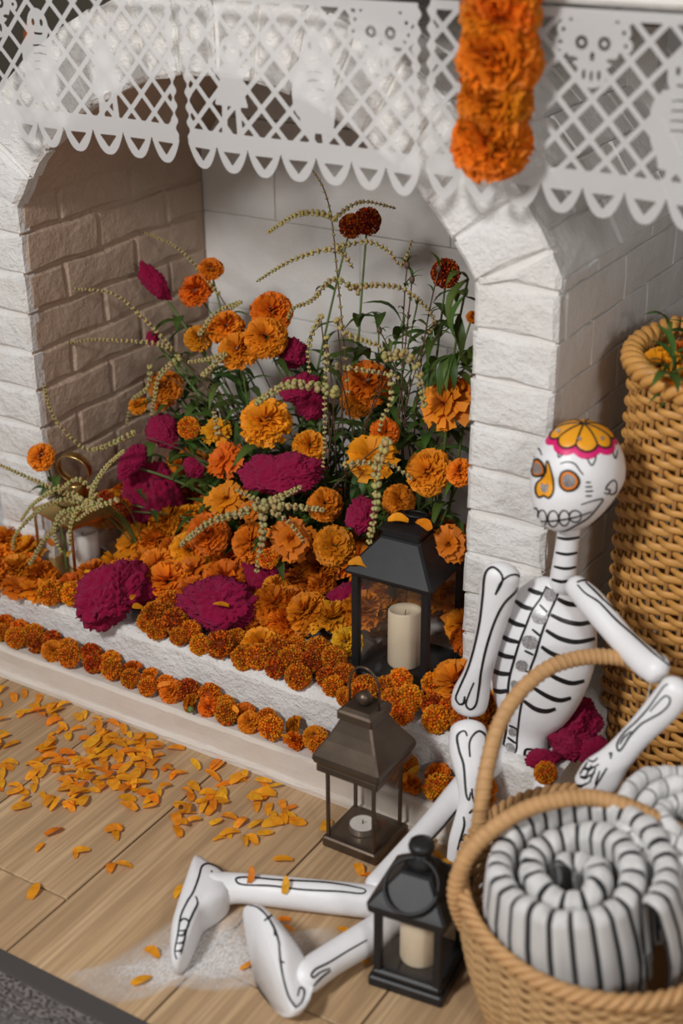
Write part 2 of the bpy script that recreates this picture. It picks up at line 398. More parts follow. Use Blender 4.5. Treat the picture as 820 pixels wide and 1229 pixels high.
# outer right side and haunch
wall_right = link('wall_right', G().box((-.012, .55, .44), (.004, 1.0, .86)).mesh('wall_right'), M['joint']); tag(wall_right, kind='structure')
k = 0; z = .1125-.0743*1
while z < .87:
    z0, z1 = max(z, .005), min(z+.0743, .878)
    if z1-z0 > .015:
        y = -.2+.11*(k % 2)
        while y < 1.0:
            y0, y1 = max(y, .004), min(y+.225, 1.03)
            if y1-y0 > .03: brick(rect(y0+.0006+(.004 if y0 < .01 else 0), y1-.0006, z0+.0016, z1-.0016), (0, 0, 0), YA, ZA, (1, 0, 0), wall_right, M['brick_side'], proud=random.uniform(-.0008, .0005), depth=.02, cham=.0022)
            y += .225
    z += .0743; k += 1
a = A_OUT; k = 0
while a > -.2:
    am = a-.058; t = Vector((-math.cos(am), 0, math.sin(am))); nr = Vector((math.sin(am), 0, math.cos(am)))
    o = Vector((XC+RO*math.cos(.058)*math.sin(am), 0, ZC+RO*math.cos(.058)*math.cos(am)))
    y = -.1 if k % 2 else .004
    while y < 1.0:
        y0, y1 = max(y, .004), min(y+.225, 1.03)
        if y1-y0 > .03: brick(rect(y0+.003, y1-.003, -.0365, .0365), o, YA, t, nr, wall_right, M['brick_side'], proud=0, depth=.02, cham=.004)
        y += .225
    a -= .116; k += 1
# back wall of the firebox, big smooth blocks
wall_back = link('wall_back', G().box((XC, YB+.03, .6), (1.0, .04, 1.1)).mesh('wall_back'), M['joint']); tag(wall_back, kind='structure')
z = .13; k = 0
while z < 1.12:
    x = -1.06-(.2 if k % 2 else 0)
    while x < -.1:
        x0, x1 = max(x, XL-.005), min(x+.4, XR+.005)
        if x1-x0 > .03: brick(rect(x0+.0006, x1-.0006, z+.0007, z+.2-.0007), (0, YB, 0), XA, ZA, (0, -1, 0), wall_back, M['block'], name='block', proud=random.uniform(-.001, .001), depth=.012, cham=.0016, jit=.0003)
        x += .4
    z += .2; k += 1
link('wall_rear', G().box((-.4, 1.12, 1.2), (5, .08, 2.5)).mesh('wall_rear'), M['rear'])['kind'] = 'structure'
# hearth: cream stone skirting, white rendered step
def rough_block(name, x0, x1, y0, y1, z0, z1, mat, nx=90, amp=.004, bev=.008):
    gg = G(); R = []
    sec = [(y1, z0), (y0, z0), (y0, (z0+z1)/2), (y0, z1-bev), (y0+bev*.4, z1-bev*.3), (y0+bev, z1), ((y0+y1)/2, z1), (y1, z1)]
    for i in range(nx+1):
        x = x0+(x1-x0)*i/nx; q = []
        for j, (y, z) in enumerate(sec):
            nn = noise.noise(Vector((x*9, j*.7, z*8)))*amp+noise.noise(Vector((x*38, j*1.3, 5)))*amp*.5
            if j in (2, 3, 4): y += nn
            if j in (3, 4, 5, 6): z += nn*.7
            q.append(Vector((x, y, z)))
        R.append(q)
    gg.rings(R); return link(name, gg.mesh(name), mat)
h = rough_block('trim_hearth_step', -1.75, .10, RISER, YB+.01, 0, HZ, M['brick'], amp=.006, bev=.014); tag(h, kind='structure')
h = rough_block('trim_hearth_skirting', -1.75, .105, LEDGE_Y, RISER+.02, 0, LEDGE_Z, M['skirt'], amp=.003, bev=.006); tag(h, kind='structure')
h = rough_block('trim_skirting_foot', -1.75, .105, LEDGE_Y-.008, LEDGE_Y+.01, 0, .014, M['skirt'], amp=.003, bev=.005); tag(h, kind='structure')
# mantel shelf over the vault
o = link('trim_mantel', G().box((-.45, .30, 1.285), (1.75, .78, .06), .006).mesh('trim_mantel'), M['joint']); tag(o, kind='structure')

# ------------------------------------------------------------------ floor
floor = link('floor', G().box((-.2, -1.0, -.02), (4.4, 4.4, .03)).mesh('floor'), M['grout']); tag(floor, kind='structure')
edges = [-.481+.2535*i for i in range(-5, 8)]; joints = {2: -.78, 3: -.93, 4: -.608, 5: -1.02, 6: -.607, 7: -.98}
for i, x in enumerate(edges[:-1]):
    j = joints.get(i-1 if False else i, -.7+.37*((i*7) % 3)); ys = [-3.1, j-1.2, j, j+1.2, 1.0]
    ys = sorted(set([max(-3.1, min(1.0, y)) for y in ys]))
    for y0, y1 in zip(ys, ys[1:]):
        if y1-y0 < .05: continue
        sx, sy = .2535-.0032, y1-y0-.0032
        me = G().box((0, 0, 0), (sx, sy, .012), .0012).mesh('plank')
        link('plank', me, M['wood'], floor, loc=(x+.12675, (y0+y1)/2, -.006))
# rug
rug = empty('floor_rug', (-.9, -1.5, 0)); tag(rug, 'dark grey flat woven rug with black flecks and a bound edge', 'rug')
link('woven_field', G().box((0, -.012, .004), (2.4, 1.476, .007), .002).mesh('woven_field'), M['rug'], rug)
link('binding', G().box((0, .742, .004), (2.4, .034, .008), .003).mesh('binding'), M['rug_edge'], rug)
# white powder on the planks
pp = [(70, 1172), (110, 1160), (150, 1140), (215, 1098), (262, 1085), (310, 1098), (345, 1118), (400, 1112), (425, 1135), (380, 1150), (335, 1178), (265, 1192), (205, 1186), (185, 1196), (140, 1207), (105, 1200)]
pw = [at(x, y, 2, 0) for x, y in crom(pp, 3, True)]; c0 = sum(pw, Vector())/len(pw); gg = G(); R = []; CC = []
for s in (0.02, .25, .5, .7, .85, 1.0):
    R.append([c0.lerp(p, s)+Vector((0, 0, .0006)) for p in pw]); CC += [(1, 1, 1, (.85, .8, .7, .55, .35, 0)[int(round(s*5)) if s > .1 else 0])]*len(pw)
gg.rings(R, cap1=False, c=CC); tag(gg.build('spilled_powder', M['powder']), 'thin dusting of white powder on the planks by the feet', 'powder', kind='stuff')

# ------------------------------------------------------------------ flower meshes
def frame(d):
    d = d.normalized(); a = Vector((0, 0, 1)) if abs(d.z) < .95 else Vector((1, 0, 0))
    x = a.cross(d).normalized(); return x, d.cross(x), d
def petal_geo(gg, base, d, bendv, L, W, rnd, c0, c1, rows=4, ruffle=.25, notch=.03):
    """one petal: from base along d, bending towards bendv, ruffled at its tip"""
    x = d.cross(bendv)
    if x.length < 1e-4: x = frame(d)[0]
    x.normalize(); V = []; C = []
    ph = rnd.uniform(0, 6)
    for r in range(rows):
        s = r/(rows-1); w_ = W*(.25+1.05*math.sin(min(1, s*.78+.08)*PI*.62))*(1 if s < .99 else .97)
        c = base+d*(L*s)+bendv*(L*.55*s*s)
        for k in (-1, 0, 1):
            up = d.cross(x)*0; ruf = ruffle*W*s*math.sin(ph+k*2.1+s*3)
            tip = -notch*L if (s > .99 and k == 0) else 0
            V.append(c+x*(k*w_)+bendv*ruf+d*(tip+rnd.uniform(-.05, .05)*L*s)+bendv*(abs(k)*-.18*W))
            t = s; C.append(tuple(c0[i]+(c1[i]-c0[i])*t for i in range(3)))
    Fc = []
    for r in range(rows-1):
        for k in range(2): a = r*3+k; Fc.append((a, a+1, a+4, a+3))
    gg.add(V, Fc, C)
OR1, OR2, OR3 = (.66, .17, .005), (.83, .265, .007), (.88, .33, .011)
def marigold_mesh(seed, R=1.0, n=190, flat=.72, lo=OR1, hi=OR2):
    """ruffled pompon, origin at its underside, radius 1"""
    rnd = random.Random(seed); gg = G(); ga = PI*(3-5**.5)
    for i in range(n):
        t = (i+.5)/n; ct = 1-t*1.28; st = math.sqrt(max(0, 1-ct*ct)); a = ga*i+rnd.uniform(-.25, .25)
        d = Vector((st*math.cos(a), st*math.sin(a), ct*flat+.04)).normalized()
        L = R*(.62+.12*rnd.random())*(1-.14*max(0, ct)); rad = Vector((math.cos(a), math.sin(a), 0))
        bend = (rad*.55+Vector((rnd.uniform(-.5, .5), rnd.uniform(-.5, .5), -.25))); bend = bend-d*bend.dot(d)
        if bend.length < .05: bend = frame(d)[0]
        bend = bend.normalized()*rnd.uniform(.35, 1.0)
        v = rnd.random(); c1 = tuple(hi[k]*(.78+.4*v) for k in range(3)); c0 = tuple(lo[k]*(.85+.3*v) for k in range(3))
        petal_geo(gg, d*(R*.33), d, bend*.75, L, R*(.105+.035*st)*rnd.uniform(.8, 1.3), rnd, c0, c1, ruffle=.9)
    zmin = min(v.z for v in gg.V); gg.V = [v-Vector((0, 0, zmin*.75)) for v in gg.V]
    return gg.mesh('flower_head', True)
def daisy_mesh(seed, lo=OR1, hi=OR2):
    """loose half-double flower with broad notched petals"""
    rnd = random.Random(seed); gg = G()
    for ring, (n, L, el, b) in enumerate(((16, 1.0, .05, .05), (14, .84, .42, .15), (11, .62, .8, .2))):
        for i in range(n):
            a = 2*PI*(i+.5*ring)/n+rnd.uniform(-.12, .12); e = el+rnd.uniform(-.15, .15)
            d = Vector((math.cos(a)*math.cos(e), math.sin(a)*math.cos(e), math.sin(e)))
            bend = Vector((0, 0, -1)) if ring < 2 else Vector((math.cos(a), math.sin(a), 0)); bend = (bend-d*bend.dot(d)).normalized()
            v = rnd.random(); c1 = tuple(hi[k]*(.85+.3*v) for k in range(3)); c0 = tuple(lo[k]*(.8+.3*v) for k in range(3))
            petal_geo(gg, Vector((0, 0, .12+.05*ring))+d*.08, d, bend*(.2+.35*rnd.random()), L*rnd.uniform(.78, 1.06), .155*L**.5, rnd, c0, c1, rows=5, ruffle=.35, notch=.05)
    for i in range(30):
        a = rnd.uniform(0, 6.28); r = rnd.uniform(0, .2); d = Vector((math.cos(a)*r*2, math.sin(a)*r*2, 1)).normalized()
        petal_geo(gg, Vector((math.cos(a)*r, math.sin(a)*r, .18)), d, frame(d)[0]*.3, .3, .05, rnd, (.5, .12, .005), (.75, .25, .01), rows=3)
    return gg.mesh('flower_head', True)
def pom_mesh(seed, c_out=(.76, .235, .008), c_in=(.48, .10, .004), n=230, mixp=.3):
    """tight ball of little tubular florets"""
    rnd = random.Random(seed); gg = G(); ga = PI*(3-5**.5)
    gg.sphere((0, 0, 0), .62, 10, 7, (1, 1, .88), c_in)
    for i in range(n):
        t = (i+.5)/n; ct = 1-t*1.75; st = math.sqrt(max(0, 1-ct*ct)); a = ga*i
        d = Vector((st*math.cos(a), st*math.sin(a), ct*.9)).normalized(); x, y, _ = frame(d)
        r0, r1 = .58, rnd.uniform(.9, 1.06); w_ = rnd.uniform(.05, .085); ro = rnd.uniform(0, 6.28)
        v = rnd.random(); cc = tuple((c_in[k] if v < mixp else c_out[k])*(.7+.6*rnd.random()) for k in range(3)); ce = tuple(min(1, q*1.25) for q in cc)
        V = [d*r0]+[d*r1+(x*math.cos(ro+2.094*k)+y*math.sin(ro+2.094*k))*w_*1.7 for k in range(3)]+[d*(r1-.13)]
        gg.add(V, [(0, 1, 2), (0, 2, 3), (0, 3, 1), (1, 4, 2), (2, 4, 3), (3, 4, 1)], [c_in, ce, ce, ce, cc])
    gg.V = [v+Vector((0, 0, .72)) for v in gg.V]
    return gg.mesh('flower_head', False)
def crest_mesh(seed, sc=(1.25, .8, .75), sub=104):
    """folded velvet crest of a cockscomb"""
    gg = G(); off = Vector((seed*3.1, seed*1.7, 0)); gg.sphere((0, 0, 0), 1, sub, sub//2+6)
    W = []
    for v in gg.V:
        p = v*1.7+off; q = v+Vector((noise.noise(p), noise.noise(p+Vector((9, 0, 0))), noise.noise(p+Vector((0, 9, 0)))))*.6
        big = noise.noise(v*1.5+off)*.34
        rid = 1-min(1, abs(noise.noise(q*2.6+off))*3.4); rid2 = 1-min(1, abs(noise.noise(q*6.2-off))*3.0); rid3 = noise.noise(v*17+off)
        r = .84+big+.16*rid+.15*rid2+.045*rid3
        W.append(Vector((v.x*sc[0], v.y*sc[1], v.z*sc[2]))*r)
    zmin = min(v.z for v in W); gg.V = [v-Vector((0, 0, zmin*.85)) for v in W]
    return gg.mesh('flower_head', True)
def leaf_mesh(seed, L=1.0, W=.16, c=(.065, .12, .022)):
    rnd = random.Random(seed); V = []; C = []; n = 7
    for i in range(n):
        s = i/(n-1); w_ = W*math.sin(PI*min(1, s*.93+.05))**.8*(1-.25*s); z = .22*math.sin(s*2.4)-.3*s*s
        for k in (-1, 0, 1):
            V.append((k*w_+.04*math.sin(s*4+seed), s*L, z+abs(k)*w_*.35)); f = .85+.25*rnd.random(); C.append(tuple(q*f*(1.25 if k == 0 else 1) for q in c))
    Fc = [(r*3+k, r*3+k+1, r*3+k+4, r*3+k+3) for r in range(n-1) for k in range(2)]
    return mesh('leaf', V, Fc, True, C)
def loose_petal_mesh(seed, c=OR2):
    rnd = random.Random(seed); V = []; C = []; n = 6; cu = rnd.uniform(.15, .45); tw = rnd.uniform(-.5, .5)
    for i in range(n):
        s = i/(n-1); w_ = (.05+.15*math.sin(PI*(.12+.80*s))**.9)*(1 if i < n-1 else .75); z = .05+cu*.5*math.sin(PI*s)*(1 if seed % 2 else .6)+(.2*s*s if seed % 3 == 0 else 0)
        for k in (-1, 0, 1):
            t = tw*s; f = .8+.35*rnd.random()
            V.append((k*w_*math.cos(t)+.15*cu*math.sin(s*3), s-.5, max(.01, z+k*w_*math.sin(t)+abs(k)*.12*cu))); C.append(tuple(q*f for q in c))
    Fc = [(r*3+k, r*3+k+1, r*3+k+4, r*3+k+3) for r in range(n-1) for k in range(2)]
    return mesh('petal', V, Fc, True, C)
MARI = [marigold_mesh(i, lo=l, hi=h_) for i, (l, h_) in enumerate([(OR1, OR2), (OR1, OR3), ((.55, .13, .005), (.74, .21, .007)), (OR1, OR2)])]
MARY = [marigold_mesh(21, lo=(.72, .33, .008), hi=(.88, .48, .02))]
DAIS = [daisy_mesh(i, hi=h_) for i, h_ in ((31, OR2), (32, OR3), (33, (.78, .24, .008)))]
POMS = [pom_mesh(i) for i in (41, 42)]+[pom_mesh(43, (.82, .29, .010), (.58, .14, .005), mixp=.25), pom_mesh(44, (.62, .155, .006), (.33, .045, .003), mixp=.4)]
RUST = [pom_mesh(45, (.50, .10, .006), (.20, .02, .003), mixp=.45)]
BRIGHTPOM = [pom_mesh(46, (.80, .27, .01), (.55, .13, .006), mixp=.3)]
CRES = [crest_mesh(3, (1.15, .95, .85)), crest_mesh(5, (1.0, .95, .9)), crest_mesh(8, (1.15, .9, .8)), crest_mesh(11, (.95, .95, 1.0))]
LEAF = [leaf_mesh(i, 1, .12+.03*i) for i in range(3)]
PETAL = [loose_petal_mesh(i, c=((.86, .31, .010), (.90, .39, .018))[i % 2]) for i in range(6)]
for ms, m in ((MARI+MARY+DAIS+PETAL, 'petal'), (POMS+RUST+BRIGHTPOM, 'pom'), (CRES, 'crest'), (LEAF, 'leaf')):
    for me in ms: me.materials.append(M[m])
calyx_me = G().lathe([(.10, -.22), (.16, -.16), (.34, .10), (.30, .22)], 10).mesh('calyx', True); calyx_me.materials.append(M['stem'])

def orient(direction, spin):
    return (Vector(direction).to_track_quat('Z', 'Y') @ Matrix.Rotation(spin, 3, 'Z').to_quaternion()).to_euler()

# ---- flowers lying on the hearth
def lay(name, me, p, r, tilt, label, cat, group, sc=None):
    e = empty(name, p); e.rotation_euler = orient(tilt, random.uniform(0, 6.28)); tag(e, label, cat, group)
    link('flower_head', me, None, e, scale=(r*sc[0], r*sc[1], r*sc[2]) if sc else r)
    if cat == 'flower': link('calyx', calyx_me, None, e, scale=r)
    return e
blocked = []          # (x, y, r) already taken on the hearth
def free(x, y, r): return all((x-a)**2+(y-b)**2 > (r+q)**2 for a, b, q in blocked)
LAN1 = (-.252, .028); LAN4 = (-.977, .02)
blocked += [(LAN1[0], LAN1[1], .085), (LAN4[0], LAN4[1], .075), (LAN4[0]+.03, LAN4[1]-.05, .03)]
G_CR = 'magenta cockscomb heads among the hearth marigolds'
for (px, py, rp, k, s, lab) in [
    (142, 722, 42, 1, (1.15, .9, .75), 'magenta cockscomb head at the hearth edge near the brass lantern'),
    (266, 735, 42, 2, (.95, .85, .85), 'broad magenta cockscomb with a petal on top above the hearth edge'),
    (318, 705, 34, 1, (1.1, .9, .8), 'magenta cockscomb half sunk in marigolds behind the hearth edge'),
    (203, 640, 40, 3, (1.0, .9, 1.35), 'dark magenta cockscomb mound beside the brass lantern'),
    (425, 735, 34, 1, (1.2, .9, .8), 'magenta cockscomb seen beside the black hearth lantern'),
    (175, 712, 20, 3, (1, 1, .9), 'small magenta cockscomb lobe behind the hearth edge head')]:
    q = at(px, py, 2, HZ+.028); r = rp/ (F/(q-CAM).dot(FW))
    blocked.append((q.x, q.y, r*.8)); lay('cockscomb_flower', CRES[k], (q.x, q.y, HZ+.006), r, (random.uniform(-.15, .15), -.25, 1), lab, 'cockscomb', G_CR, s)
cnt = 0
# rust-orange pompons along the edge
L_POM = 'tight rust-orange pompon marigold in the row along the hearth edge'
def pom_label(x):
    k = 'tight rust-orange pompon marigold '
    if x < -.80: return k+'on the edge beside the cockscomb near the brass lantern'
    if x < -.60: return k+'below the broad cockscomb with a petal on top'
    if x < -.36: return k+'on the hearth edge above the ledge garland'
    if x < -.16: return k+'before the tall black lantern'
    return k+'between the black lantern and the skeleton arm'
for row, y in enumerate((-.108, -.082, -.050)):
    x = -.93+.02*row
    while x < -.015:
        r = random.uniform(.0175, .026); xx = x+random.uniform(-.012, .012); yy = y+random.uniform(-.010, .013)
        if xx < -.045 and free(xx, yy, r*.3) and (row < 2 or random.random() < .7):
            lay('pompon_marigold', random.choice(POMS), (xx, yy, HZ-.003+random.uniform(0, .010)+.008*row), r, (random.uniform(-.4, .4), -.55+random.uniform(-.3, .3), 1), pom_label(xx), 'flower', 'pompon marigolds along the hearth edge'); cnt += 1
            blocked.append((xx, yy, r*.75))
        x += .036
L_BED = 'ruffled orange marigold head lying on the hearth bed'
nb = 0
def bed_label(x, y):
    k = 'ruffled orange marigold head '
    if x < -1.05: return k+'heaped before the left white pier'
    if (x-LAN4[0])**2+(y-LAN4[1])**2 < .13**2: return k+'crowded round the foot of the brass lantern'
    if (x-LAN1[0])**2+(y-LAN1[1])**2 < .13**2: return k+'crowded round the foot of the tall black lantern'
    if x > -.2: return k+'before the right pier behind the skeleton arm'
    if y < 0: return k+'lying just behind the pompon row of the hearth edge'
    if x < -.80: return k+'piled up beside the left inner brick wall'
    if y > .24: return k+'piled up towards the back wall of the fireplace'
    if x < -.55: return k+'piled up round the dark magenta mound'
    return k+'piled up under the low fan of pale tassels'
for rr, lo, hi_, N in ((.040, .034, .046, 4000), (.028, .026, .034, 5000)):
    for _ in range(N):
        x, y = random.uniform(-1.32, -.03), random.uniform(-.118, .40)
        if y > -.01 and (x < XL-.005+.03 or x > XR-.02): continue
        if x > -.93 and y < -.085: continue
        r = random.uniform(lo, hi_)
        if not free(x, y, r*.50): continue
        px, py = px_of((x, y, HZ+.03))
        if px < -40 or nb > 215: continue
        blocked.append((x, y, r*.56)); nb += 1
        hgt = HZ-.004+max(0, min(.07, (y+.06)*.40))+random.uniform(0, .012)
        me = random.choice(MARI) if random.random() < .8 else random.choice(DAIS)
        if abs(px-408) < 22 and abs(py-780) < 26: me = MARY[0]
        lay('marigold_flower', me, (x, y, hgt), r, (random.uniform(-.5, .5), random.uniform(-.7, .3), 1), bed_label(x, y) if me is not MARY[0] else 'clear yellow marigold head lying beside the black hearth lantern', 'flower', 'marigolds heaped on the hearth' if me is not MARY[0] else 'yellow marigolds by the hearth lantern')

# ---- the arrangement inside the firebox
ROOT = Vector((-.56, .22, HZ))
def bez(a, b, c, n=10): return [a*(1-t)**2+b*2*t*(1-t)+c*t*t for t in [i/n for i in range(n+1)]]
def stemmed(name, me, head, r, label, cat, group, root=None, leaves=3, face=None, stem_r=.0022, sc=None, mat='stem', lsz=(.05, .09)):
    head = Vector(head); rt = root if root else ROOT+Vector((random.uniform(-.13, .13), random.uniform(-.06, .1), 0))
    e = empty(name, rt); tag(e, label, cat, group)
    out = (head-Vector((ROOT.x, ROOT.y, .18))).normalized(); tocam = (CAM-head).normalized()
    d = Vector(face) if face else (out*.6+tocam*.75+Vector((random.uniform(-.3, .3), random.uniform(-.2, .2), random.uniform(0, .45)))).normalized()
    d = d.normalized(); base = head-d*(r*.55)
    mid = rt.lerp(base, .55)+Vector((0, 0, .06))-d*.03
    P = bez(rt, mid, base-d*.004)
    gg = G().tube([p-rt for p in P], [stem_r*(1.3-.5*i/10) for i in range(11)], 6); link('stem', gg.mesh('stem', True), M[mat], e)
    fh = link('flower_head', me, None, e, loc=base-rt, rot=orient(d, random.uniform(0, 6.28)), scale=(r*sc[0], r*sc[1], r*sc[2]) if sc else r)
    if cat == 'flower':
        link('calyx', calyx_me, None, fh)
    for i in range(leaves):
        t = random.uniform(.45, .95); p = P[int(t*10)]-rt; dr = Vector((random.uniform(-1, 1), random.uniform(-1, .3), random.uniform(-.2, .7)))
        link('leaf', random.choice(LEAF), None, e, loc=p, rot=dr.to_track_quat('Y', 'Z').to_euler(), scale=random.uniform(*lsz))
    return e
def dep(py): return max(.04, min(.30, .30-(py-300)/350*.24))
GB = 'flowers of the arrangement inside the fireplace'
bq = [  # px, py, radius px, mesh, label, depth shift
 (421, 273, 15, RUST[0], 'rust-red marigold on a tall stem, left of the topmost pair', .02),
 (441, 268, 17, RUST[0], 'rust-red marigold on a tall stem, right of the topmost pair', .02),
 (535, 330, 18, RUST[0], 'rust-red marigold on a wiry stem near the right pier', -.05),
 (253, 321, 15, MARI[2], 'small orange marigold above the magenta spike near the left brick wall', .0),
 (234, 347, 21, MARI[2], 'deep orange marigold tucked under the small top one by the brick wall', .04),
 (238, 404, 17, MARI[1], 'small bright marigold left of the big upper cluster', 0),
 (270, 390, 22, MARI[1], 'bright marigold in the upper left cluster, ruffled and upright', 0),
 (285, 418, 24, MARI[1], 'big bright marigold at the bottom of the upper left cluster', -.03),
 (326, 372, 25, MARI[0], 'bright marigold at the top of the upper left cluster', 0),
 (318, 402, 26, MARI[1], 'wide bright marigold in the middle of the upper cluster', -.02),
 (198, 462, 21, MARI[2], 'deep orange marigold close to the left brick wall', 0),
 (165, 485, 12, MARI[2], 'tiny orange marigold hanging nearest the left brick wall', 0),
 (195, 478, 15, MARI[2], 'orange marigold half hidden below another by the brick wall', .02),
 (318, 503, 31, MARI[1], 'large bright marigold in the middle of the arrangement', -.03),
 (372, 533, 20, MARI[1], 'small bright marigold above the large magenta crest', -.02),
 (228, 515, 14, BRIGHTPOM[0], 'round orange pompon beside the pale pink cockscomb', 0),
 (258, 512, 19, DAIS[1], 'loose orange marigold with drooping petals beside the pompon', 0),
 (264, 548, 24, DAIS[2], 'shaggy orange marigold with long drooping petals', -.02),
 (270, 595, 25, DAIS[2], 'shaggy orange marigold low in the arrangement', -.02),
 (528, 482, 33, DAIS[1], 'flat-petalled orange marigold against the right pier', -.06),
 (556, 468, 21, DAIS[1], 'flat-petalled orange marigold half behind the right pier', -.03),
 (512, 565, 28, MARI[1], 'large ruffled marigold above the black lantern', -.05),
 (550, 566, 17, MARI[1], 'small ruffled marigold touching the right pier', -.05),
 (445, 540, 32, DAIS[0], 'large orange marigold with a pale tassel across it', -.05),
 (463, 518, 18, MARI[2], 'orange marigold behind the one with the tassel', -.0),
 (440, 458, 31, MARI[2], 'deep orange marigold set far back under the tassels', .06),
 (390, 604, 21, MARI[2], 'deep orange marigold right below the large magenta crest', -.03),
 (148, 610, 12, RUST[0], 'rust pompon beside the brass lantern roof', -.03),
 (128, 598, 10, RUST[0], 'small rust pompon above the brass lantern', -.03),
 (350, 645, 28, DAIS[2], 'shaggy orange marigold above the heaped bed', -.04),
 (402, 655, 25, MARI[2], 'dull orange marigold above the heaped bed near the black lantern', -.04),
 (322, 670, 13, BRIGHTPOM[0], 'round orange pompon under the hanging tassel', -.05),
 (300, 612, 14, DAIS[0], 'loose orange marigold behind the radiating tassels', -.02),
 (430, 480, 20, MARI[2], 'orange marigold in the shade behind hanging tassels', .05),
 (480, 600, 20, MARI[2], 'deep orange marigold in the shade above the black lantern', .0),
 (568, 380, 8, MARI[2], 'tiny orange marigold peeking from behind the right pier', .0),
 (248, 640, 26, MARI[0], 'orange marigold rising from the bed beside the dark mound', -.03),
 (300, 650, 24, MARI[0], 'orange marigold rising from the bed under the tassels', -.02),
 (40, 545, 17, MARI[1], 'bright marigold behind the brass lantern ring', -.17),
]
def world_r(q, rp): return rp*(q-CAM).dot(FW)/F
for (px, py, rp, me, lab, dy) in bq:
    q = at(px, py, 1, dep(py)+dy); q.x = max(q.x, XL+.03)
    rt = None
    if px < 60: rt = Vector((q.x+.02, q.y+.02, HZ))
    elif px > 500: rt = Vector((-.34+random.uniform(-.06, .04), .2, HZ))
    stemmed('rust_marigold' if me in RUST else 'marigold_flower', me, q, world_r(q, rp), lab, 'flower', GB, rt, leaves=random.choice((2, 3, 4)), mat='stem', face=((-.1, -.75, .5) if (px > 490 and py > 440) else None))
for (px, py, rp, k, s, lab, dy) in [
    (195, 352, 17, 3, (.75, .7, 1.5), 'narrow magenta cockscomb spike against the left brick wall', 0),
    (355, 428, 20, 1, (1.1, .9, .9), 'dark magenta cockscomb behind the upper cluster', .05),
    (364, 472, 21, 0, (1, .9, 1), 'bright magenta cockscomb under the thick pale tassel', -.01),
    (378, 492, 17, 1, (1, .9, 1), 'dull magenta cockscomb below the bright one', .0),
    (197, 520, 24, 2, (1, .8, .8), 'pink magenta cockscomb beside the orange pompon', 0),
    (160, 553, 21, 2, (1, .7, .7), 'flat magenta cockscomb reaching out over the brass lantern', -.03),
    (235, 567, 14, 1, (1, .8, 1), 'small magenta cockscomb among the drooping petals', -.02),
    (338, 568, 44, 0, (1.0, .7, .58), 'large wide magenta cockscomb crest in the centre', -.05),
    (437, 622, 25, 2, (.9, .8, .9), 'magenta cockscomb behind the long hanging tassel', -.06),
    (185, 408, 8, 1, (1, 1, 1), 'tiny magenta cockscomb bud by the left brick wall', 0)]:
    q = at(px, py, 1, dep(py)+dy); q.x = max(q.x, XL+.04)
    f_ = (-.1, -.5, .85) if rp > 20 else (-.5, -.2, .8)
    stemmed('cockscomb_spray', CRES[k], q, world_r(q, rp), lab, 'cockscomb', 'cockscombs of the arrangement', leaves=3, sc=s, face=f_, stem_r=.003)

# ---- amaranth tassels
def bead_mesh(P, r0, r1, gap, seed):
    rnd = random.Random(seed); gg = G(); L = 0; nxt = 0
    tot = sum((P[i+1]-P[i]).length for i in range(len(P)-1))
    for i in range(len(P)-1):
        a, b = P[i], P[i+1]; l = (b-a).length; t = (b-a).normalized(); x, y, _ = frame(t)
        while nxt < L+l:
            p = a.lerp(b, (nxt-L)/l); s = nxt/tot; R = r0+(r1-r0)*s; ph = rnd.uniform(0, 6.28)
            for k in range(5):
                aa = ph+k*1.257; c = (.40+.12*rnd.random(), .335+.09*rnd.random(), .125+.05*rnd.random())
                gg.sphere(p+(x*math.cos(aa)+y*math.sin(aa))*R*.55+t*rnd.uniform(-.3, .3)*R, R*rnd.uniform(.45, .68), 5, 4, cc=c)
            nxt += R*gap*rnd.uniform(.85, 1.2)
        L += l
    return gg.mesh('seed_beads', True)
def tassel(px_path, y, r, label, gap=2.1, root=None, y1=None, stem='twig', host=None):
    n = len(px_path); Q = []
    for i, p in enumerate(crom(px_path, 5)):
        s = i/((n-1)*5); Q.append(at(p[0], p[1], 1, y+((y1 if y1 is not None else y)-y)*s))
    if host:
        br = link('branch', G().tube([p-host.location for p in Q], .0012, 5).mesh('branch', True), M[stem], host)
        link('seed_beads', bead_mesh([q-host.location for q in Q], r, r*.55, gap, len(px_path)+int(px_path[0][0])), M['beads'], br); return host
    rt = root if root else ROOT+Vector((random.uniform(-.1, .1), random.uniform(-.05, .1), 0))
    e = empty('amaranth_spray', rt); tag(e, label, 'amaranth', 'pale amaranth tassels of the arrangement')
    low = Q[0]; S = bez(rt, rt.lerp(low, .6)+Vector((0, .02, .05)), low, 8)+Q[1:]
    link('stem', G().tube([p-rt for p in S], .0012, 5).mesh('stem', True), M[stem], e)
    link('seed_beads', bead_mesh([q-rt for q in Q], r, r*.55, gap, len(px_path)+int(px_path[0][0])), M['beads'], e)
    return e
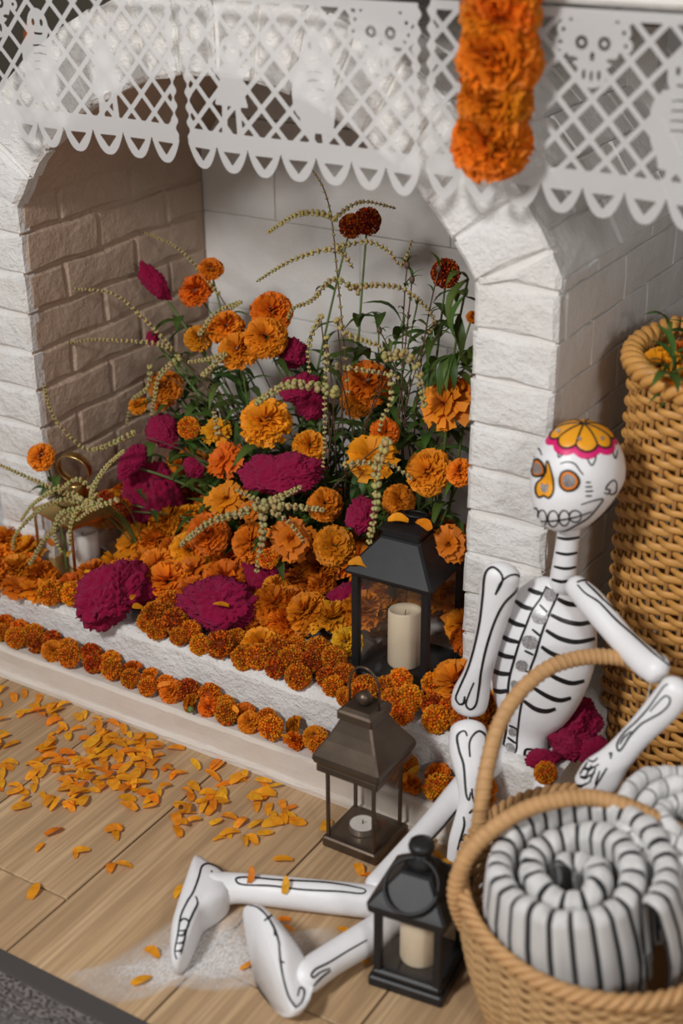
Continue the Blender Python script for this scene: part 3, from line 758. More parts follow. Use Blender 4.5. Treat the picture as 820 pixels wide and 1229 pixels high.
TS = [
 ([(262, 352), (240, 325), (222, 305), (200, 290), (172, 279)], .27, .0036, 'thin pale tassel arching highest along the left brick wall', 2.6, .30),
 ([(212, 425), (190, 400), (168, 378), (135, 352), (88, 347)], .22, .0042, 'pale tassel arching left above the magenta bud', 2.4, .12),
 ([(205, 418), (185, 412), (150, 409), (110, 408), (80, 412)], .2, .004, 'pale tassel reaching straight left to the brick wall', 2.2, .10),
 ([(160, 520), (110, 540), (80, 520), (62, 495), (52, 460)], .02, .0045, 'pale tassel curling up beside the left jamb', 2.3, -.02),
 ([(180, 440), (178, 465), (160, 480), (152, 510)], .17, .0045, 'pale tassel hanging against the left brick wall', 2.2, None),
 ([(215, 430), (192, 450), (185, 480), (182, 500)], .16, .005, 'pale tassel hanging beside the small wall marigolds', 2.1, None),
 ([(240, 400), (260, 375), (290, 362), (275, 372)], .2, .0042, 'short pale tassel behind the upper cluster', 2.2, None),
 ([(245, 450), (265, 430), (270, 425), (255, 430), (225, 435)], .15, .005, 'pale curled tassel in front of the green foliage', 2.0, None),
 ([(262, 520), (258, 500), (256, 490)], .08, .005, 'short pale tassel over the drooping marigold', 2.0, None),
 ([(418, 470), (412, 400), (405, 330), (398, 262), (388, 225), (374, 203)], .2, .0035, 'tallest upright pale tassel on a red stem', 4.5, .22),
 ([(402, 262), (385, 256), (355, 258), (322, 279)], .2, .0048, 'feathery pale tassel branching left from the tall stem', 1.9, None),
 ([(402, 262), (420, 248), (440, 242), (475, 250)], .22, .0036, 'pale tassel branching right near the top of the tall stem', 2.4, None),
 ([(405, 298), (380, 302), (345, 315), (308, 338)], .18, .0042, 'beaded tassel branching left from the middle of the tall stem', 2.6, None),
 ([(407, 296), (440, 290), (465, 300), (482, 318), (495, 288)], .22, .0042, 'beaded tassel branching right from the middle of the tall stem', 2.4, None),
 ([(408, 300), (415, 308), (424, 322)], .2, .005, 'short drooping tassel beside the tall stem', 2.0, None),
 ([(430, 350), (400, 335), (375, 360), (352, 370), (345, 385)], .16, .0045, 'pale tassel drooping left over the upper cluster', 2.2, None),
 ([(420, 345), (460, 342), (490, 350), (520, 380), (515, 400)], .17, .0045, 'pale tassel drooping right towards the pier', 2.2, None),
 ([(385, 380), (375, 400), (370, 425), (372, 450)], .12, .0045, 'beaded string hanging left of the red stem', 2.4, None),
 ([(405, 385), (415, 400), (440, 410), (455, 415), (465, 428)], .12, .005, 'pale tassel crossing the red stem', 2.0, None),
 ([(392, 405), (392, 440), (390, 480), (390, 520), (388, 560)], .07, .0042, 'long beaded string hanging before the dark foliage', 2.7, .05),
 ([(405, 440), (440, 445), (470, 450), (480, 455)], .12, .0045, 'beaded tassel lying across the deep orange marigold', 2.4, None),
 ([(465, 428), (485, 425), (500, 440), (505, 462), (510, 488)], .08, .0062, 'thick pale tassel curling down near the right pier', 1.8, None),
 ([(402, 470), (370, 462), (345, 462), (320, 475), (306, 486)], .06, .0065, 'thick pale tassel lying across the bright cockscomb', 1.7, None),
 ([(468, 450), (470, 480), (460, 500), (455, 520)], .06, .0045, 'beaded string hanging over the large orange marigold', 2.6, None),
 ([(465, 530), (452, 560), (452, 600), (443, 652)], .0, .0062, 'long tapering tassel hanging above the black lantern', 1.9, -.02),
 ([(415, 558), (440, 555), (470, 558), (495, 575)], .02, .0045, 'beaded tassel crossing below the large orange marigold', 2.6, None),
 ([(318, 605), (290, 615), (250, 628), (214, 657)], .02, .0058, 'thick tassel spreading left from the low fan', 1.8, -.02),
 ([(318, 605), (340, 595), (360, 585)], .02, .0055, 'short tassel rising right from the low fan', 1.9, None),
 ([(320, 608), (350, 608), (388, 612)], .02, .0055, 'tassel pointing right from the low fan', 1.9, None),
 ([(316, 610), (315, 645), (308, 688)], .0, .0055, 'tassel hanging straight down from the low fan', 1.9, -.02),
 ([(320, 612), (345, 625), (366, 652)], .01, .005, 'tassel drooping right from the low fan', 1.9, None),
 ([(316, 604), (300, 596), (284, 588)], .02, .005, 'short tassel rising left from the low fan', 1.9, None),
]
main = None
for pth, y, r, lab, gap, y1 in TS:
    br = main if pth[0][0] in (402, 405, 407, 408, 430, 420) and pth[0][1] < 352 else None
    e = tassel(pth, y, r*(1.65 if r > .0054 else 1.35), lab, gap*.9, y1=y1, host=br)
    if lab.startswith('tallest'): main = e; e['label'] = 'tall branching amaranth on a red stem with pale drooping tassels'
# bunch of amaranth lying over the brass lantern
RB = Vector((LAN4[0]+.11, LAN4[1]+.06, HZ))
for pth, lab in [([(120, 606), (85, 595), (45, 578), (0, 558)], 'pale tassel reaching left over the white pier from the brass lantern'),
                 ([(115, 608), (80, 600), (50, 610), (20, 640), (15, 660)], 'pale tassel drooping left of the brass lantern'),
                 ([(110, 610), (75, 615), (65, 640), (75, 665)], 'pale tassel drooping over the brass lantern front'),
                 ([(118, 605), (95, 610), (85, 630), (84, 655)], 'pale tassel hanging along the brass lantern post'),
                 ([(118, 606), (100, 600), (75, 585), (62, 590), (40, 605), (25, 625)], 'pale tassel looping over the brass lantern roof'),
                 ([(110, 600), (112, 585), (128, 560), (150, 540)], 'pale tassel rising right behind the brass ring'),
                 ([(95, 610), (60, 640), (40, 670), (16, 722)], 'thin beaded tassel trailing to the white hearth step'),
                 ([(120, 600), (95, 575), (70, 590)], 'short pale tassel across the brass lantern neck'),
                 ([(140, 600), (110, 612), (92, 625)], 'short pale tassel over the right edge of the brass lantern')]:
    tassel(pth, -.06, .0062, lab, 1.8, root=RB, y1=-.085, stem='stem')
# leafy dark stems filling the back of the arrangement
GL = 'leafy stems filling the arrangement'
for i in range(54):
    px = random.uniform(170, 560); py = random.uniform(360 if px > 430 else 410, 640); y = dep(py)+random.uniform(.02, .1)
    q = at(px, py, 1, min(y, .42)); q.x = min(max(q.x, XL+.11), XR-.08); rt = ROOT+Vector((random.uniform(-.15, .15), random.uniform(-.05, .12), 0))
    if q.z < .22: continue
    e = empty('leafy_spray', rt); tag(e, 'dark green leafy stem '+('beside the left inner brick wall' if q.x < -.78 else 'against the right pier side of the arrangement' if q.x > -.38 else 'behind the bright upper marigold cluster' if q.z > .45 and q.x < -.58 else 'under the rust-red flowers on tall stems' if q.z > .45 else 'low behind the large magenta crest'), 'foliage', GL)
    P = bez(rt, rt.lerp(q, .5)+Vector((0, 0, .07)), q, 12); link('stem', G().tube([p-rt for p in P], .0016, 5).mesh('stem', True), M['stem'], e)
    for k in range(11):
        j = random.randint(5, 12); dr = Vector((random.uniform(-1, 1), random.uniform(-1, .6), random.uniform(-.3, .8)))
        link('leaf', random.choice(LEAF), None, e, loc=P[j]-rt, rot=dr.to_track_quat('Y', 'Z').to_euler(), scale=random.uniform(.04, .085))
# drooping leaves beside the right pier
rt = Vector((-.30, .22, HZ)); e = empty('leafy_spray', rt); tag(e, 'drooping dark leafy stem against the inside of the right pier', 'foliage')
tip = at(562, 335, 1, .10); P = bez(rt, rt.lerp(tip, .6)+Vector((-.05, .05, .05)), tip, 14); link('stem', G().tube([p-rt for p in P], .002, 6).mesh('stem', True), M['stem'], e)
for k in range(22):
    j = random.randint(6, 14); dr = Vector((random.uniform(-.8, .4), random.uniform(-.6, .3), random.uniform(-1.2, .1)))
    link('leaf', random.choice(LEAF), None, e, loc=P[j]-rt, rot=dr.to_track_quat('Y', 'Z').to_euler(), scale=random.uniform(.05, .08))
# wiry branching twigs with buds below the rust flowers
for i in range(6):
    a0 = at(random.uniform(455, 500), random.uniform(470, 500), 1, .2); q = at(random.uniform(430, 545), random.uniform(310, 400), 1, .2)
    rt = Vector((-.38+random.uniform(-.05, .05), .24, HZ)); e = empty('wiry_twig', rt); tag(e, 'wiry dark twig with narrow leaves below the rust-red flowers', 'twig', 'wiry twigs of the arrangement')
    P = bez(rt, a0+Vector((0, 0, .02)), q, 12); link('stem', G().tube([p-rt for p in P], .0013, 5).mesh('stem', True), M['twig'], e)
    link('bud', G().sphere(q-rt, .005, 7, 5, (1, 1, 1.4)).mesh('bud', True), M['twig'], e)
    for k in range(12):
        dr = Vector((random.uniform(-1, 1), random.uniform(-.6, .6), random.uniform(0, 1)))
        link('leaf', LEAF[0], None, e, loc=P[random.randint(7, 12)]-rt, rot=dr.to_track_quat('Y', 'Z').to_euler(), scale=random.uniform(.018, .034))

# ---- garland lying on the ledge
gar = empty('marigold_garland', (-.55, -.163, LEDGE_Z)); tag(gar, 'string of rust-orange marigold heads lying along the hearth ledge', 'garland')
x = -1.2; i = 0; sp = []
while x < -.012:
    r = random.uniform(.017, .023); y = -.163+(.011 if i % 2 else -.010)+random.uniform(-.006, .006); z = random.uniform(0, .004)
    o = link('flower_head', random.choice(POMS+[POMS[2]]+[MARI[0], MARI[2]]), None, gar, loc=(x+.55, y+.163, z), scale=r)
    o.rotation_euler = orient((random.uniform(-1, 1), random.uniform(-.8, .4), random.uniform(.1, .8)), random.uniform(0, 6))
    o.location.z = r*.55+z
    o.location -= o.rotation_euler.to_matrix() @ Vector((0, 0, r*.62)); o.location.z += r*.3
    if random.random() < .4:
        p = link('petal', random.choice(PETAL), None, gar, loc=(x+.55+random.uniform(-.02, .02), y+.163-random.uniform(0, .02), r*random.uniform(.9, 1.6)), scale=random.uniform(.02, .03)); p.rotation_euler = (random.uniform(-.7, .7), random.uniform(-.7, .7), random.uniform(0, 6.3))
    if random.random() < .09:
        p = link('calyx', calyx_me, None, gar, loc=(x+.565, y+.145, .014), scale=.02); p.rotation_euler = (random.uniform(1, 2), 0, random.uniform(0, 6))
    sp.append(Vector((x+.55, y+.163, r*.8))); x += .0215+random.uniform(-.003, .004); i += 1
link('string', G().tube(sp, .001, 5).mesh('string'), M['string'], gar)

# ---- garland hanging from the mantel
hg = empty('hanging_garland', (-.073, -.135, 1.245)); tag(hg, 'short hanging string of fat orange marigolds over the paper lace', 'garland')
for i, (px, py, rp) in enumerate([(603, -25, 50), (601, 18, 46), (600, 68, 50), (595, 118, 43), (590, 168, 46)]):
    q = at(px, py, 1, -.135); r = world_r(q, rp)*1.2
    for k, d in enumerate(((.25, -.6, .5), (-.4, -.7, -.5))):
        o = link('flower_head', MARI[(0, 3)[k]], None, hg, loc=q-Vector(hg.location)-Vector(d).normalized()*r*.35, rot=orient(d, random.uniform(0, 6)), scale=r*.86)
link('string', G().tube([(0, 0, .03), (0, 0, -.1), (0, 0, -.19)], .0012, 5).mesh('string'), M['string'], hg)

# ---- petals strewn on the floor
blobs = [(40, 850, 48, 30, .9), (95, 880, 60, 34, 1), (190, 895, 65, 30, 1.4), (150, 915, 55, 26, 1.3), (120, 940, 50, 24, 1.2), (250, 935, 60, 30, .8), (345, 955, 45, 24, .8), (210, 960, 60, 25, .6), (300, 985, 50, 22, .35), (20, 930, 30, 22, .35)]
L_PET = 'loose orange marigold petal strewn on the wooden floor'
np_ = 0
def floor_label(q):
    k = 'loose orange marigold petal '
    if q[1] > -.26: return k+'lying along the foot of the cream skirting'
    if abs(q[0]+.17) < .11 and abs(q[1]+.25) < .12: return k+'on the floor round the bronze lantern'
    if q[0] > -.06: return k+'on the floor under the skeleton legs by the baskets'
    if q[1] < -.44 and q[0] > -.42: return k+'on the floor round the skeleton feet'
    if q[1] < -.42: return k+'lying singly on the open planks towards the rug'
    return k+'in the thick drift on the planks before the hearth'
def petal(q, s=None, rot=None, label=L_PET, group='petals strewn on the floor'):
    sz = s or random.uniform(.022, .036); o = link('marigold_petal', random.choice(PETAL), None, None, loc=q, scale=(sz*random.uniform(.85, 1.5), sz, sz*random.uniform(.8, 1.4))); o.rotation_euler = rot or (random.uniform(-.12, .12), random.uniform(-.12, .12), random.uniform(0, 6.3)); tag(o, label if label != L_PET else floor_label(q), 'petal', group); return o
while np_ < 258:
    b = random.choices(blobs, [q[4] for q in blobs])[0]; px, py = random.gauss(b[0], b[2]), random.gauss(b[1], b[3])
    q = at(px, py, 2, 0)
    if q.y > LEDGE_Y-.022 or px < -15 or py > 1030: continue
    if -.235 < q.x < -.1 and -.31 < q.y < -.19: continue
    petal((q.x, q.y, .0004+.003*random.random()*(1 if 60 < px < 260 else 0))); np_ += 1
for px, py in [(135, 1043), (90, 1026), (98, 1022), (65, 1000), (48, 1018), (40, 1071), (210, 985), (215, 1071), (170, 1178), (182, 1146), (300, 1160), (340, 1105), (348, 1118), (345, 1140), (430, 1045), (442, 1052), (418, 1072), (395, 1065), (400, 1000), (340, 985), (430, 1157), (412, 1118), (340, 1035), (150, 1040), (30, 960), (18, 945), (505, 1005), (520, 1030), (535, 1040), (545, 1015), (500, 990), (515, 1010)]:
    q = at(px, py, 2, 0)
    if -.225 < q.x < -.11 and -.305 < q.y < -.2: continue
    petal((q.x, q.y, .0006), random.uniform(.022, .034))
# petals lying on the flower bed and heads
for px, py, z in [(110, 690, .2), (135, 695, .21), (160, 718, .215), (165, 732, .21), (265, 727, .222), (85, 665, .2), (545, 842, .2), (440, 720, .2), (60, 655, .2)]:
    petal(at(px, py, 2, z), random.uniform(.024, .034), (random.uniform(-.5, .5), random.uniform(-.5, .5), random.uniform(0, 6)), 'loose orange petal resting on the flowers of the hearth', 'petals resting on the hearth flowers')
# ------------------------------------------------------------------ lanterns
def sq(w_, d_, z, r=0.0):
    return [Vector((x*w_/2, y*d_/2, z)) for x, y in ((-1, -1), (1, -1), (1, 1), (-1, 1))]
def pane(parent, x0, y0, x1, y1, z0, z1):
    a, b = Vector((x0, y0, 0)), Vector((x1, y1, 0)); n = (b-a).cross(Vector((0, 0, 1))).normalized()*.001
    gg = G(); V = []
    for s in (-1, 1):
        for p, z in ((a, z0), (b, z0), (b, z1), (a, z1)): V.append(p+n*s+Vector((0, 0, z)))
    gg.add(V, [(3, 2, 1, 0), (4, 5, 6, 7), (0, 1, 5, 4), (1, 2, 6, 5), (2, 3, 7, 6), (3, 0, 4, 7)])
    return link('glass_pane', gg.mesh('glass_pane'), M['glass'], parent)
def torus_pts(R, n=40, a0=0, a1=2*PI): return [(R*math.cos(a0+(a1-a0)*i/n), 0, R*math.sin(a0+(a1-a0)*i/n)) for i in range(n+1)]
def roof_mesh(levels, bev=.004):
    """square roof through (half width, z) levels with softened hips"""
    R = []
    for hw, z in levels:
        b = min(bev, hw*.4); R.append([Vector((x, y, z)) for x, y in ((-hw+b, -hw), (hw-b, -hw), (hw, -hw+b), (hw, hw-b), (hw-b, hw), (-hw+b, hw), (-hw, hw-b), (-hw, -hw+b))])
    return G().rings(R).mesh('roof')
def lantern(name, loc, rz, w_, base_h, base_w, post, z1, mat, label):
    e = empty(name, loc, rz); tag(e, label, 'lantern')
    gg = G().box((0, 0, base_h/2), (base_w, base_w, base_h), .0025)
    link('base', gg.mesh('base'), mat, e)
    h_ = w_/2-post/2
    for x, y in ((-1, -1), (1, -1), (1, 1), (-1, 1)):
        link('post', G().box((x*h_, y*h_, (base_h+z1)/2), (post, post, z1-base_h), .0008).mesh('post'), mat, e)
        x2, y2 = {(-1, -1): (1, -1), (1, -1): (1, 1), (1, 1): (-1, 1), (-1, 1): (-1, -1)}[(x, y)]
        link('top_rail', G().box(((x+x2)*h_/2, (y+y2)*h_/2, z1-post/2), (abs(x-x2)*h_+post*.4 if x != x2 else post*.9, abs(y-y2)*h_+post*.4 if y != y2 else post*.9, post), .0008).mesh('top_rail'), mat, e)
        g0 = (h_-.001)
        pane(e, x*g0, y*g0, x2*g0, y2*g0, base_h, z1-post*.3)
    return e
def candle(loc, r, hgt, label, mat='candle', slope=0.12):
    e = empty('pillar_candle', loc); tag(e, label, 'candle')
    gg = G(); n = 28; R = []
    for rr, z, sl in ((r*.97, 0, 0), (r, .003, 0), (r, hgt*.5, .3), (r*.995, hgt-.003, 1), (r*.93, hgt, 1), (r*.8, hgt-.006, .7), (r*.3, hgt-.011, .3), (r*.05, hgt-.012, .2)):
        R.append([Vector((rr*math.cos(2*PI*i/n), rr*math.sin(2*PI*i/n), z+sl*slope*r*math.cos(2*PI*i/n+.9))) for i in range(n)])
    link('wax', gg.rings(R).mesh('wax', True), M[mat], e)
    link('wick', G().tube([(0, 0, hgt-.013), (.0005, 0, hgt-.006), (.002, 0, hgt-.002)], .0008, 5).mesh('wick'), M['wick'], e)
    return e
# black lantern on the hearth
L1 = lantern('black_lantern', (LAN1[0], LAN1[1], HZ), math.radians(2), .142, .012, .146, .0125, .205, M['lantern_black'], 'tall black lantern with a pyramid roof standing among the hearth flowers')
link('roof', roof_mesh([(.066, .199), (.0795, .201), (.080, .206), (.038, .258), (.037, .262)]), M['lantern_black'], L1)
cap = link('chimney', roof_mesh([(.034, .26), (.034, .270), (.0375, .272), (.0375, .277), (.03, .279)], .002), M['lantern_black'], L1)
link('ring_handle', G().tube([Matrix.Rotation(1.35, 3, 'X') @ Vector(p)+Vector((0, .02, .284)) for p in torus_pts(.02, 28)], .0022, 6).mesh('ring_handle', True), M['lantern_black'], cap)
candle((LAN1[0]-.002, LAN1[1]-.008, HZ+.0125), .029, .105, 'ivory pillar candle inside the tall black hearth lantern')
qr = at(540, 648, 1, .05); e = empty('marigold_flower', (qr.x, qr.y, qr.z-.008)); tag(e, 'orange marigold resting on the roof of the tall black lantern', 'flower')
link('flower_head', DAIS[0], None, e, rot=orient((.25, -.85, .45), .4), scale=world_r(qr, 24)); link('calyx', calyx_me, None, e, rot=orient((.25, -.85, .45), .4), scale=world_r(qr, 20))
for px, py, y in ((478, 627, .0), (508, 632, .02), (430, 680, -.045)):
    petal(at(px, py, 1, y), .034, (random.uniform(-.4, .4), random.uniform(-.3, .3), random.uniform(1, 2)), 'orange petal on the roof of the tall black lantern', 'petals on the tall black lantern')
# bronze lantern on the floor
L2 = lantern('bronze_lantern', (-.1695, -.2545, 0), math.radians(0), .088, .02, .098, .0055, .148, M['lantern_bronze'], 'aged bronze lantern with a curved roof and ball finial on the floor')
link('cornice', roof_mesh([(.046, .146), (.0545, .148), (.0545, .158), (.050, .161)], .002), M['lantern_bronze'], L2)
rf = link('roof', roof_mesh([(.050, .16), (.0575, .164), (.060, .171), (.0585, .178), (.052, .189), (.044, .202), (.036, .217), (.030, .230), (.0265, .238)], .003), M['lantern_bronze'], L2)
link('roof_collar', roof_mesh([(.0265, .236), (.031, .238), (.031, .250), (.028, .253), (.022, .257)], .002), M['lantern_bronze'], rf)
link('ball_finial', G().sphere((0, 0, .267), .0125, 18, 12).mesh('ball_finial', True), M['lantern_bronze'], rf)
hp = [Vector((.026*math.cos(a), 0, .285+.036*math.sin(a))) for a in [PI*i/20 for i in range(21)]]
hp = [Vector((.026, 0, .25))]+hp+[Vector((-.026, 0, .25))]
link('wire_handle', G().tube(hp, .0019, 6).mesh('wire_handle', True), M['lantern_bronze'], L2)
tl = empty('tealight_candle', (-.1715, -.2565, .02)); tl.scale = (1.12, 1.12, 1); tag(tl, 'white tealight with a dark wick inside the bronze lantern', 'candle')
link('cup', G().lathe([(.018, 0), (.0195, .002), (.0195, .0125), (.0186, .0125), (.0185, .006)], 26).mesh('cup'), M['alu'], tl)
link('wax', G().lathe([(.0183, .004), (.0183, .0118), (.004, .0115)], 26).mesh('wax'), M['tealight'], tl)
link('wick', G().tube([(0, 0, .01), (.0006, 0, .019)], .0009, 5).mesh('wick'), M['wick'], tl)
# small black lantern in front
L3 = lantern('small_black_lantern', (.0445, -.462, 0), math.radians(7), .098, .018, .110, .0105, .135, M['lantern_black'], 'small black lantern with a disc knob and ring handle beside the straw basket')
link('base_step', G().box((0, 0, .023), (.102, .102, .012), .003).mesh('base_step'), M['lantern_black'], L3)
rf = link('roof', roof_mesh([(.050, .132), (.0565, .134), (.0575, .146), (.0535, .151), (.024, .186), (.022, .19)]), M['lantern_black'], L3)
link('neck', G().lathe([(.019, .184), (.018, .2), (.0125, .205), (.0125, .216)], 22).mesh('neck', True), M['lantern_black'], rf)
link('knob', G().lathe([(.012, .214), (.0175, .217), (.0185, .222), (.017, .227), (.008, .2295)], 24).mesh('knob', True), M['lantern_black'], rf)
q1 = Matrix.Rotation(math.radians(-48), 3, 'X')
link('ring_handle', G().tube([q1 @ (Vector(p)-Vector((0, 0, .037)))+Vector((0, -.008, .205)) for p in torus_pts(.0375, 44)], .0026, 7).mesh('ring_handle', True), M['lantern_black'], L3)
candle((.0445, -.462, .0295), .0275, .078, 'ivory pillar candle inside the small black lantern')
# brass lantern at the left end of the hearth
L4 = lantern('brass_lantern', (LAN4[0], LAN4[1], HZ), math.radians(-13), .125, .008, .127, .005, .125, M['brass'], 'brass framed glass lantern with a ring handle at the hearth end')
rf = link('roof', roof_mesh([(.061, .122), (.064, .124), (.064, .128), (.024, .146), (.021, .148)], .002), M['brass'], L4)
link('neck', G().lathe([(.0225, .146), (.0225, .180), (.021, .183), (.01, .184)], 26).mesh('neck', True), M['brass'], rf)
rg = [Matrix.Rotation(.5, 3, 'Z') @ Matrix.Rotation(.25, 3, 'X') @ Vector(p)+Vector((0, 0, .211)) for p in torus_pts(.032, 40)[:-1]]
link('ring_handle', G().tube(rg, [(.0018, .009)]*40, 8, closed=True, ref=Matrix.Rotation(.5, 3, 'Z') @ Matrix.Rotation(.25, 3, 'X') @ Vector((0, 1, 0))).mesh('ring_handle', True), M['brass'], L4)
candle((LAN4[0]+.004, LAN4[1], HZ+.0085), .031, .07, 'white pillar candle inside the brass framed lantern', 'tealight')

# ------------------------------------------------------------------ papel picado
def marching(fn, x0, x1, z0, z1, h_):
    """fill of fn(x,z) > 0 as smooth-edged polygons"""
    nx, nz = int(round((x1-x0)/h_)), int(round((z1-z0)/h_)); X = np.linspace(x0, x1, nx+1); Z = np.linspace(z0, z1, nz+1)
    A, B = np.meshgrid(X, Z, indexing='ij'); Vv = fn(A, B); V = []; Fc = []; idx = {}
    def vert(key, p):
        if key not in idx: idx[key] = len(V); V.append(p)
        return idx[key]
    def corner(i, j): return vert((i, j), (X[i], Z[j]))
    def cut(i, j, k, l):
        a, b = Vv[i, j], Vv[k, l]; t = a/(a-b); kk = (min((i, j), (k, l)), max((i, j), (k, l)))
        return vert(kk, (X[i]+(X[k]-X[i])*t, Z[j]+(Z[l]-Z[j])*t))
    for i in range(nx):
        for j in range(nz):
            cs = [(i, j), (i+1, j), (i+1, j+1), (i, j+1)]; s = [Vv[c] > 0 for c in cs]; m = sum(s)
            if m == 0: continue
            poly = []
            for q in range(4):
                a, b = cs[q], cs[(q+1) % 4]
                if s[q]: poly.append(corner(*a))
                if s[q] != s[(q+1) % 4]: poly.append(cut(*a, *b))
            if len(poly) >= 3: Fc.append(tuple(poly))
    return V, Fc
def picado(fig):
    """signed field (positive is paper) on a sheet 0.4 wide, 0.255 high; x from 0, z from 0 at the scallop tips"""
    Wd, Hh = .4, .256; n = 7; s = Wd/n
    def box_(x, z, cx, cz, hx, hz): return np.minimum(hx-abs(x-cx), hz-abs(z-cz))
    def ell(x, z, cx, cz, rx, rz): return (1-np.sqrt(((x-cx)/rx)**2+((z-cz)/rz)**2))*min(rx, rz)
    def seg(x, z, a, b, r):
        dx, dz = b[0]-a[0], b[1]-a[1]; t = np.clip(((x-a[0])*dx+(z-a[1])*dz)/(dx*dx+dz*dz), 0, 1)
        return r-np.hypot(x-a[0]-t*dx, z-a[1]-t*dz)
    def fn(x, z):
        # lattice
        u = (x+z*.95)/.047; v = (x-z*.95)/.047; wv = .0034
        lat = np.maximum(wv-abs((u-np.round(u)))*.047*.68, wv-abs((v-np.round(v)))*.047*.68)
        f = lat
        # figures
        for cx, kind in fig:
            if kind == 'tall':
                b = np.minimum(np.minimum(z-.072, .168-z), .021+.010*np.sin((z-.06)*24)-abs(x-cx)); f = np.maximum(f, b)
                f = np.maximum(f, ell(x, z, cx, .185, .0215, .027)); f = np.maximum(f, ell(x, z, cx-.028, .128, .012, .035))
                for sx in (-1, 1): f = np.minimum(f, -ell(x, z, cx+sx*.0085, .191, .0032, .0055))
                for k in range(4): f = np.minimum(f, -np.minimum(.0012-abs(z-(.155-.012*k)-.002*np.cos((x-cx)*90)), .014-abs(x-cx)))
                f = np.minimum(f, -np.minimum(.0018-abs(z-.174-8*(x-cx)**2), .009-abs(x-cx)))
                f = np.maximum(f, seg(x, z, (cx-.008, .08), (cx-.012, .03), .0045)); f = np.maximum(f, seg(x, z, (cx+.010, .08), (cx+.016, .03), .0045))
            elif kind == 'skirt':
                f = np.maximum(f, np.minimum(np.minimum(z-.098, .142-z), .030-.30*(z-.098)-abs(x-cx)))
                f = np.maximum(f, ell(x, z, cx, .146, .019, .014)); f = np.maximum(f, ell(x, z, cx, .174, .017, .021))
                for sx in (-1, 1):
                    f = np.minimum(f, -ell(x, z, cx+sx*.007, .178, .0036, .0048)); f = np.maximum(f, seg(x, z, (cx+sx*.012, .1), (cx+sx*.015, .03), .0048))
                    f = np.minimum(f, -ell(x, z, cx+sx*.0245, .150, .006, .008)); f = np.maximum(f, seg(x, z, (cx+sx*.017, .14), (cx+sx*.034, .158), .005))
            elif kind == 'skull':
                f = np.maximum(f, ell(x, z, cx, .215, .036, .034)); f = np.maximum(f, ell(x, z, cx, .178, .02, .016))
                for sx in (-1, 1):
                    f = np.minimum(f, -ell(x, z, cx+sx*.015, .216, .0085, .0085)); f = np.maximum(f, ell(x, z, cx+sx*.015, .216, .0035, .0035))
                    f = np.minimum(f, -ell(x, z, cx+sx*.026, .196, .007, .0028)); f = np.minimum(f, -ell(x, z, cx+sx*.010, .178, .0028, .0065))
                f = np.minimum(f, -ell(x, z, cx, .2, .0032, .006)); f = np.minimum(f, -ell(x, z, cx, .1765, .0025, .007))
                for k in range(9):
                    a = PI*k/8; f = np.maximum(f, ell(x, z, cx+.043*math.cos(a), .215+.040*math.sin(a), .009, .009)); f = np.minimum(f, -ell(x, z, cx+.043*math.cos(a), .215+.040*math.sin(a), .0028, .0028))
        # frame
        wob = .0028*np.cos(z*2*PI/.022)
        f = np.maximum(f, np.maximum(.0115+wob-x, x-(Wd-.0115-wob)))
        f = np.maximum(f, np.minimum(z-.037, .0585-z)); f = np.maximum(f, z-(Hh-.012))
        f = np.minimum(f, np.minimum(x-(.0028-wob), (Wd-.0028+wob)-x))
        # scallops
        xs = (x % s)-s/2; rr = s*.5
        sc_ = np.minimum(.0405-z, z-.038*(abs(xs)/(s*.5))**2.4-.0005); sc_ = np.minimum(sc_, rr*.985-abs(xs))
        tri = np.minimum(.031-z, (z-.0115)*.62-abs(xs)*.75); sc_ = np.minimum(sc_, -tri)
        return np.maximum(np.where(z > .039, f, -1e-3), np.where(z <= .0415, sc_, -1e-3))
    return marching(fn, 0, Wd, 0, Hh, .002)
banners = [(-.99, .992, [(.135, 'tall'), (.262, 'skirt'), (.045, 'skull')], 'white papel picado sheet with lattice cut-outs over the left arch haunch', 1),
           (-.578, .990, [(.088, 'skirt'), (.232, 'tall'), (.338, 'skull')], 'white papel picado sheet with cut-out figures across the middle of the arch', 2),
           (-.17, .996, [(.092, 'skirt'), (.232, 'skull'), (.352, 'tall')], 'white papel picado sheet hanging over the right haunch behind the marigold string', 3)]
for x0, z0, fig, lab, sd in banners:
    V2, F2 = picado(fig); y0 = -.098
    V3 = [(x-.2, .008*noise.noise(Vector((x*7, z*5, sd*3.3)))*(1-z/.26)+.004*math.sin(x*22+sd)*(1-z/.26)+.008*(1-z/.26), z) for x, z in V2]
    o = link('papel_picado_banner', mesh('papel_picado_banner', V3, F2, True), M['paper'], None, loc=(x0+.2, y0, z0)); tag(o, lab, 'paper banner', 'papel picado sheets under the mantel')

# ------------------------------------------------------------------ skeleton figure
def loft_geo(C, R, refs=None, ref=(0, -1, 0), n=20, k=5, round_ends=True):
    """smooth limb: C centres, R (wide, thick) radii; 'wide' lies across ref"""
    data = crom([tuple(c)+tuple(r) for c, r in zip(C, R)], k); P = [Vector(d[:3]) for d in data]; rr = [(max(.001, d[3]), max(.001, d[4])) for d in data]
    if round_ends:
        t0 = (P[0]-P[1]).normalized(); t1 = (P[-1]-P[-2]).normalized(); a = []; b = []
        for s in (.35, .65, .88, .985):
            c = math.sqrt(1-s*s); a.append((P[0]+t0*s*rr[0][1], (rr[0][0]*c, rr[0][1]*c))); b.append((P[-1]+t1*s*rr[-1][1], (rr[-1][0]*c, rr[-1][1]*c)))
        P = [q[0] for q in a[::-1]]+P+[q[0] for q in b]; rr = [q[1] for q in a[::-1]]+rr+[q[1] for q in b]
    gg = G(); gg.tube(P, rr, n, ref=ref); return gg
SK = empty('skeleton_figure', (.035, -.085, HZ)); tag(SK, 'seated white papier-mache skeleton with black painted bones and a flower skull cap', 'skeleton')
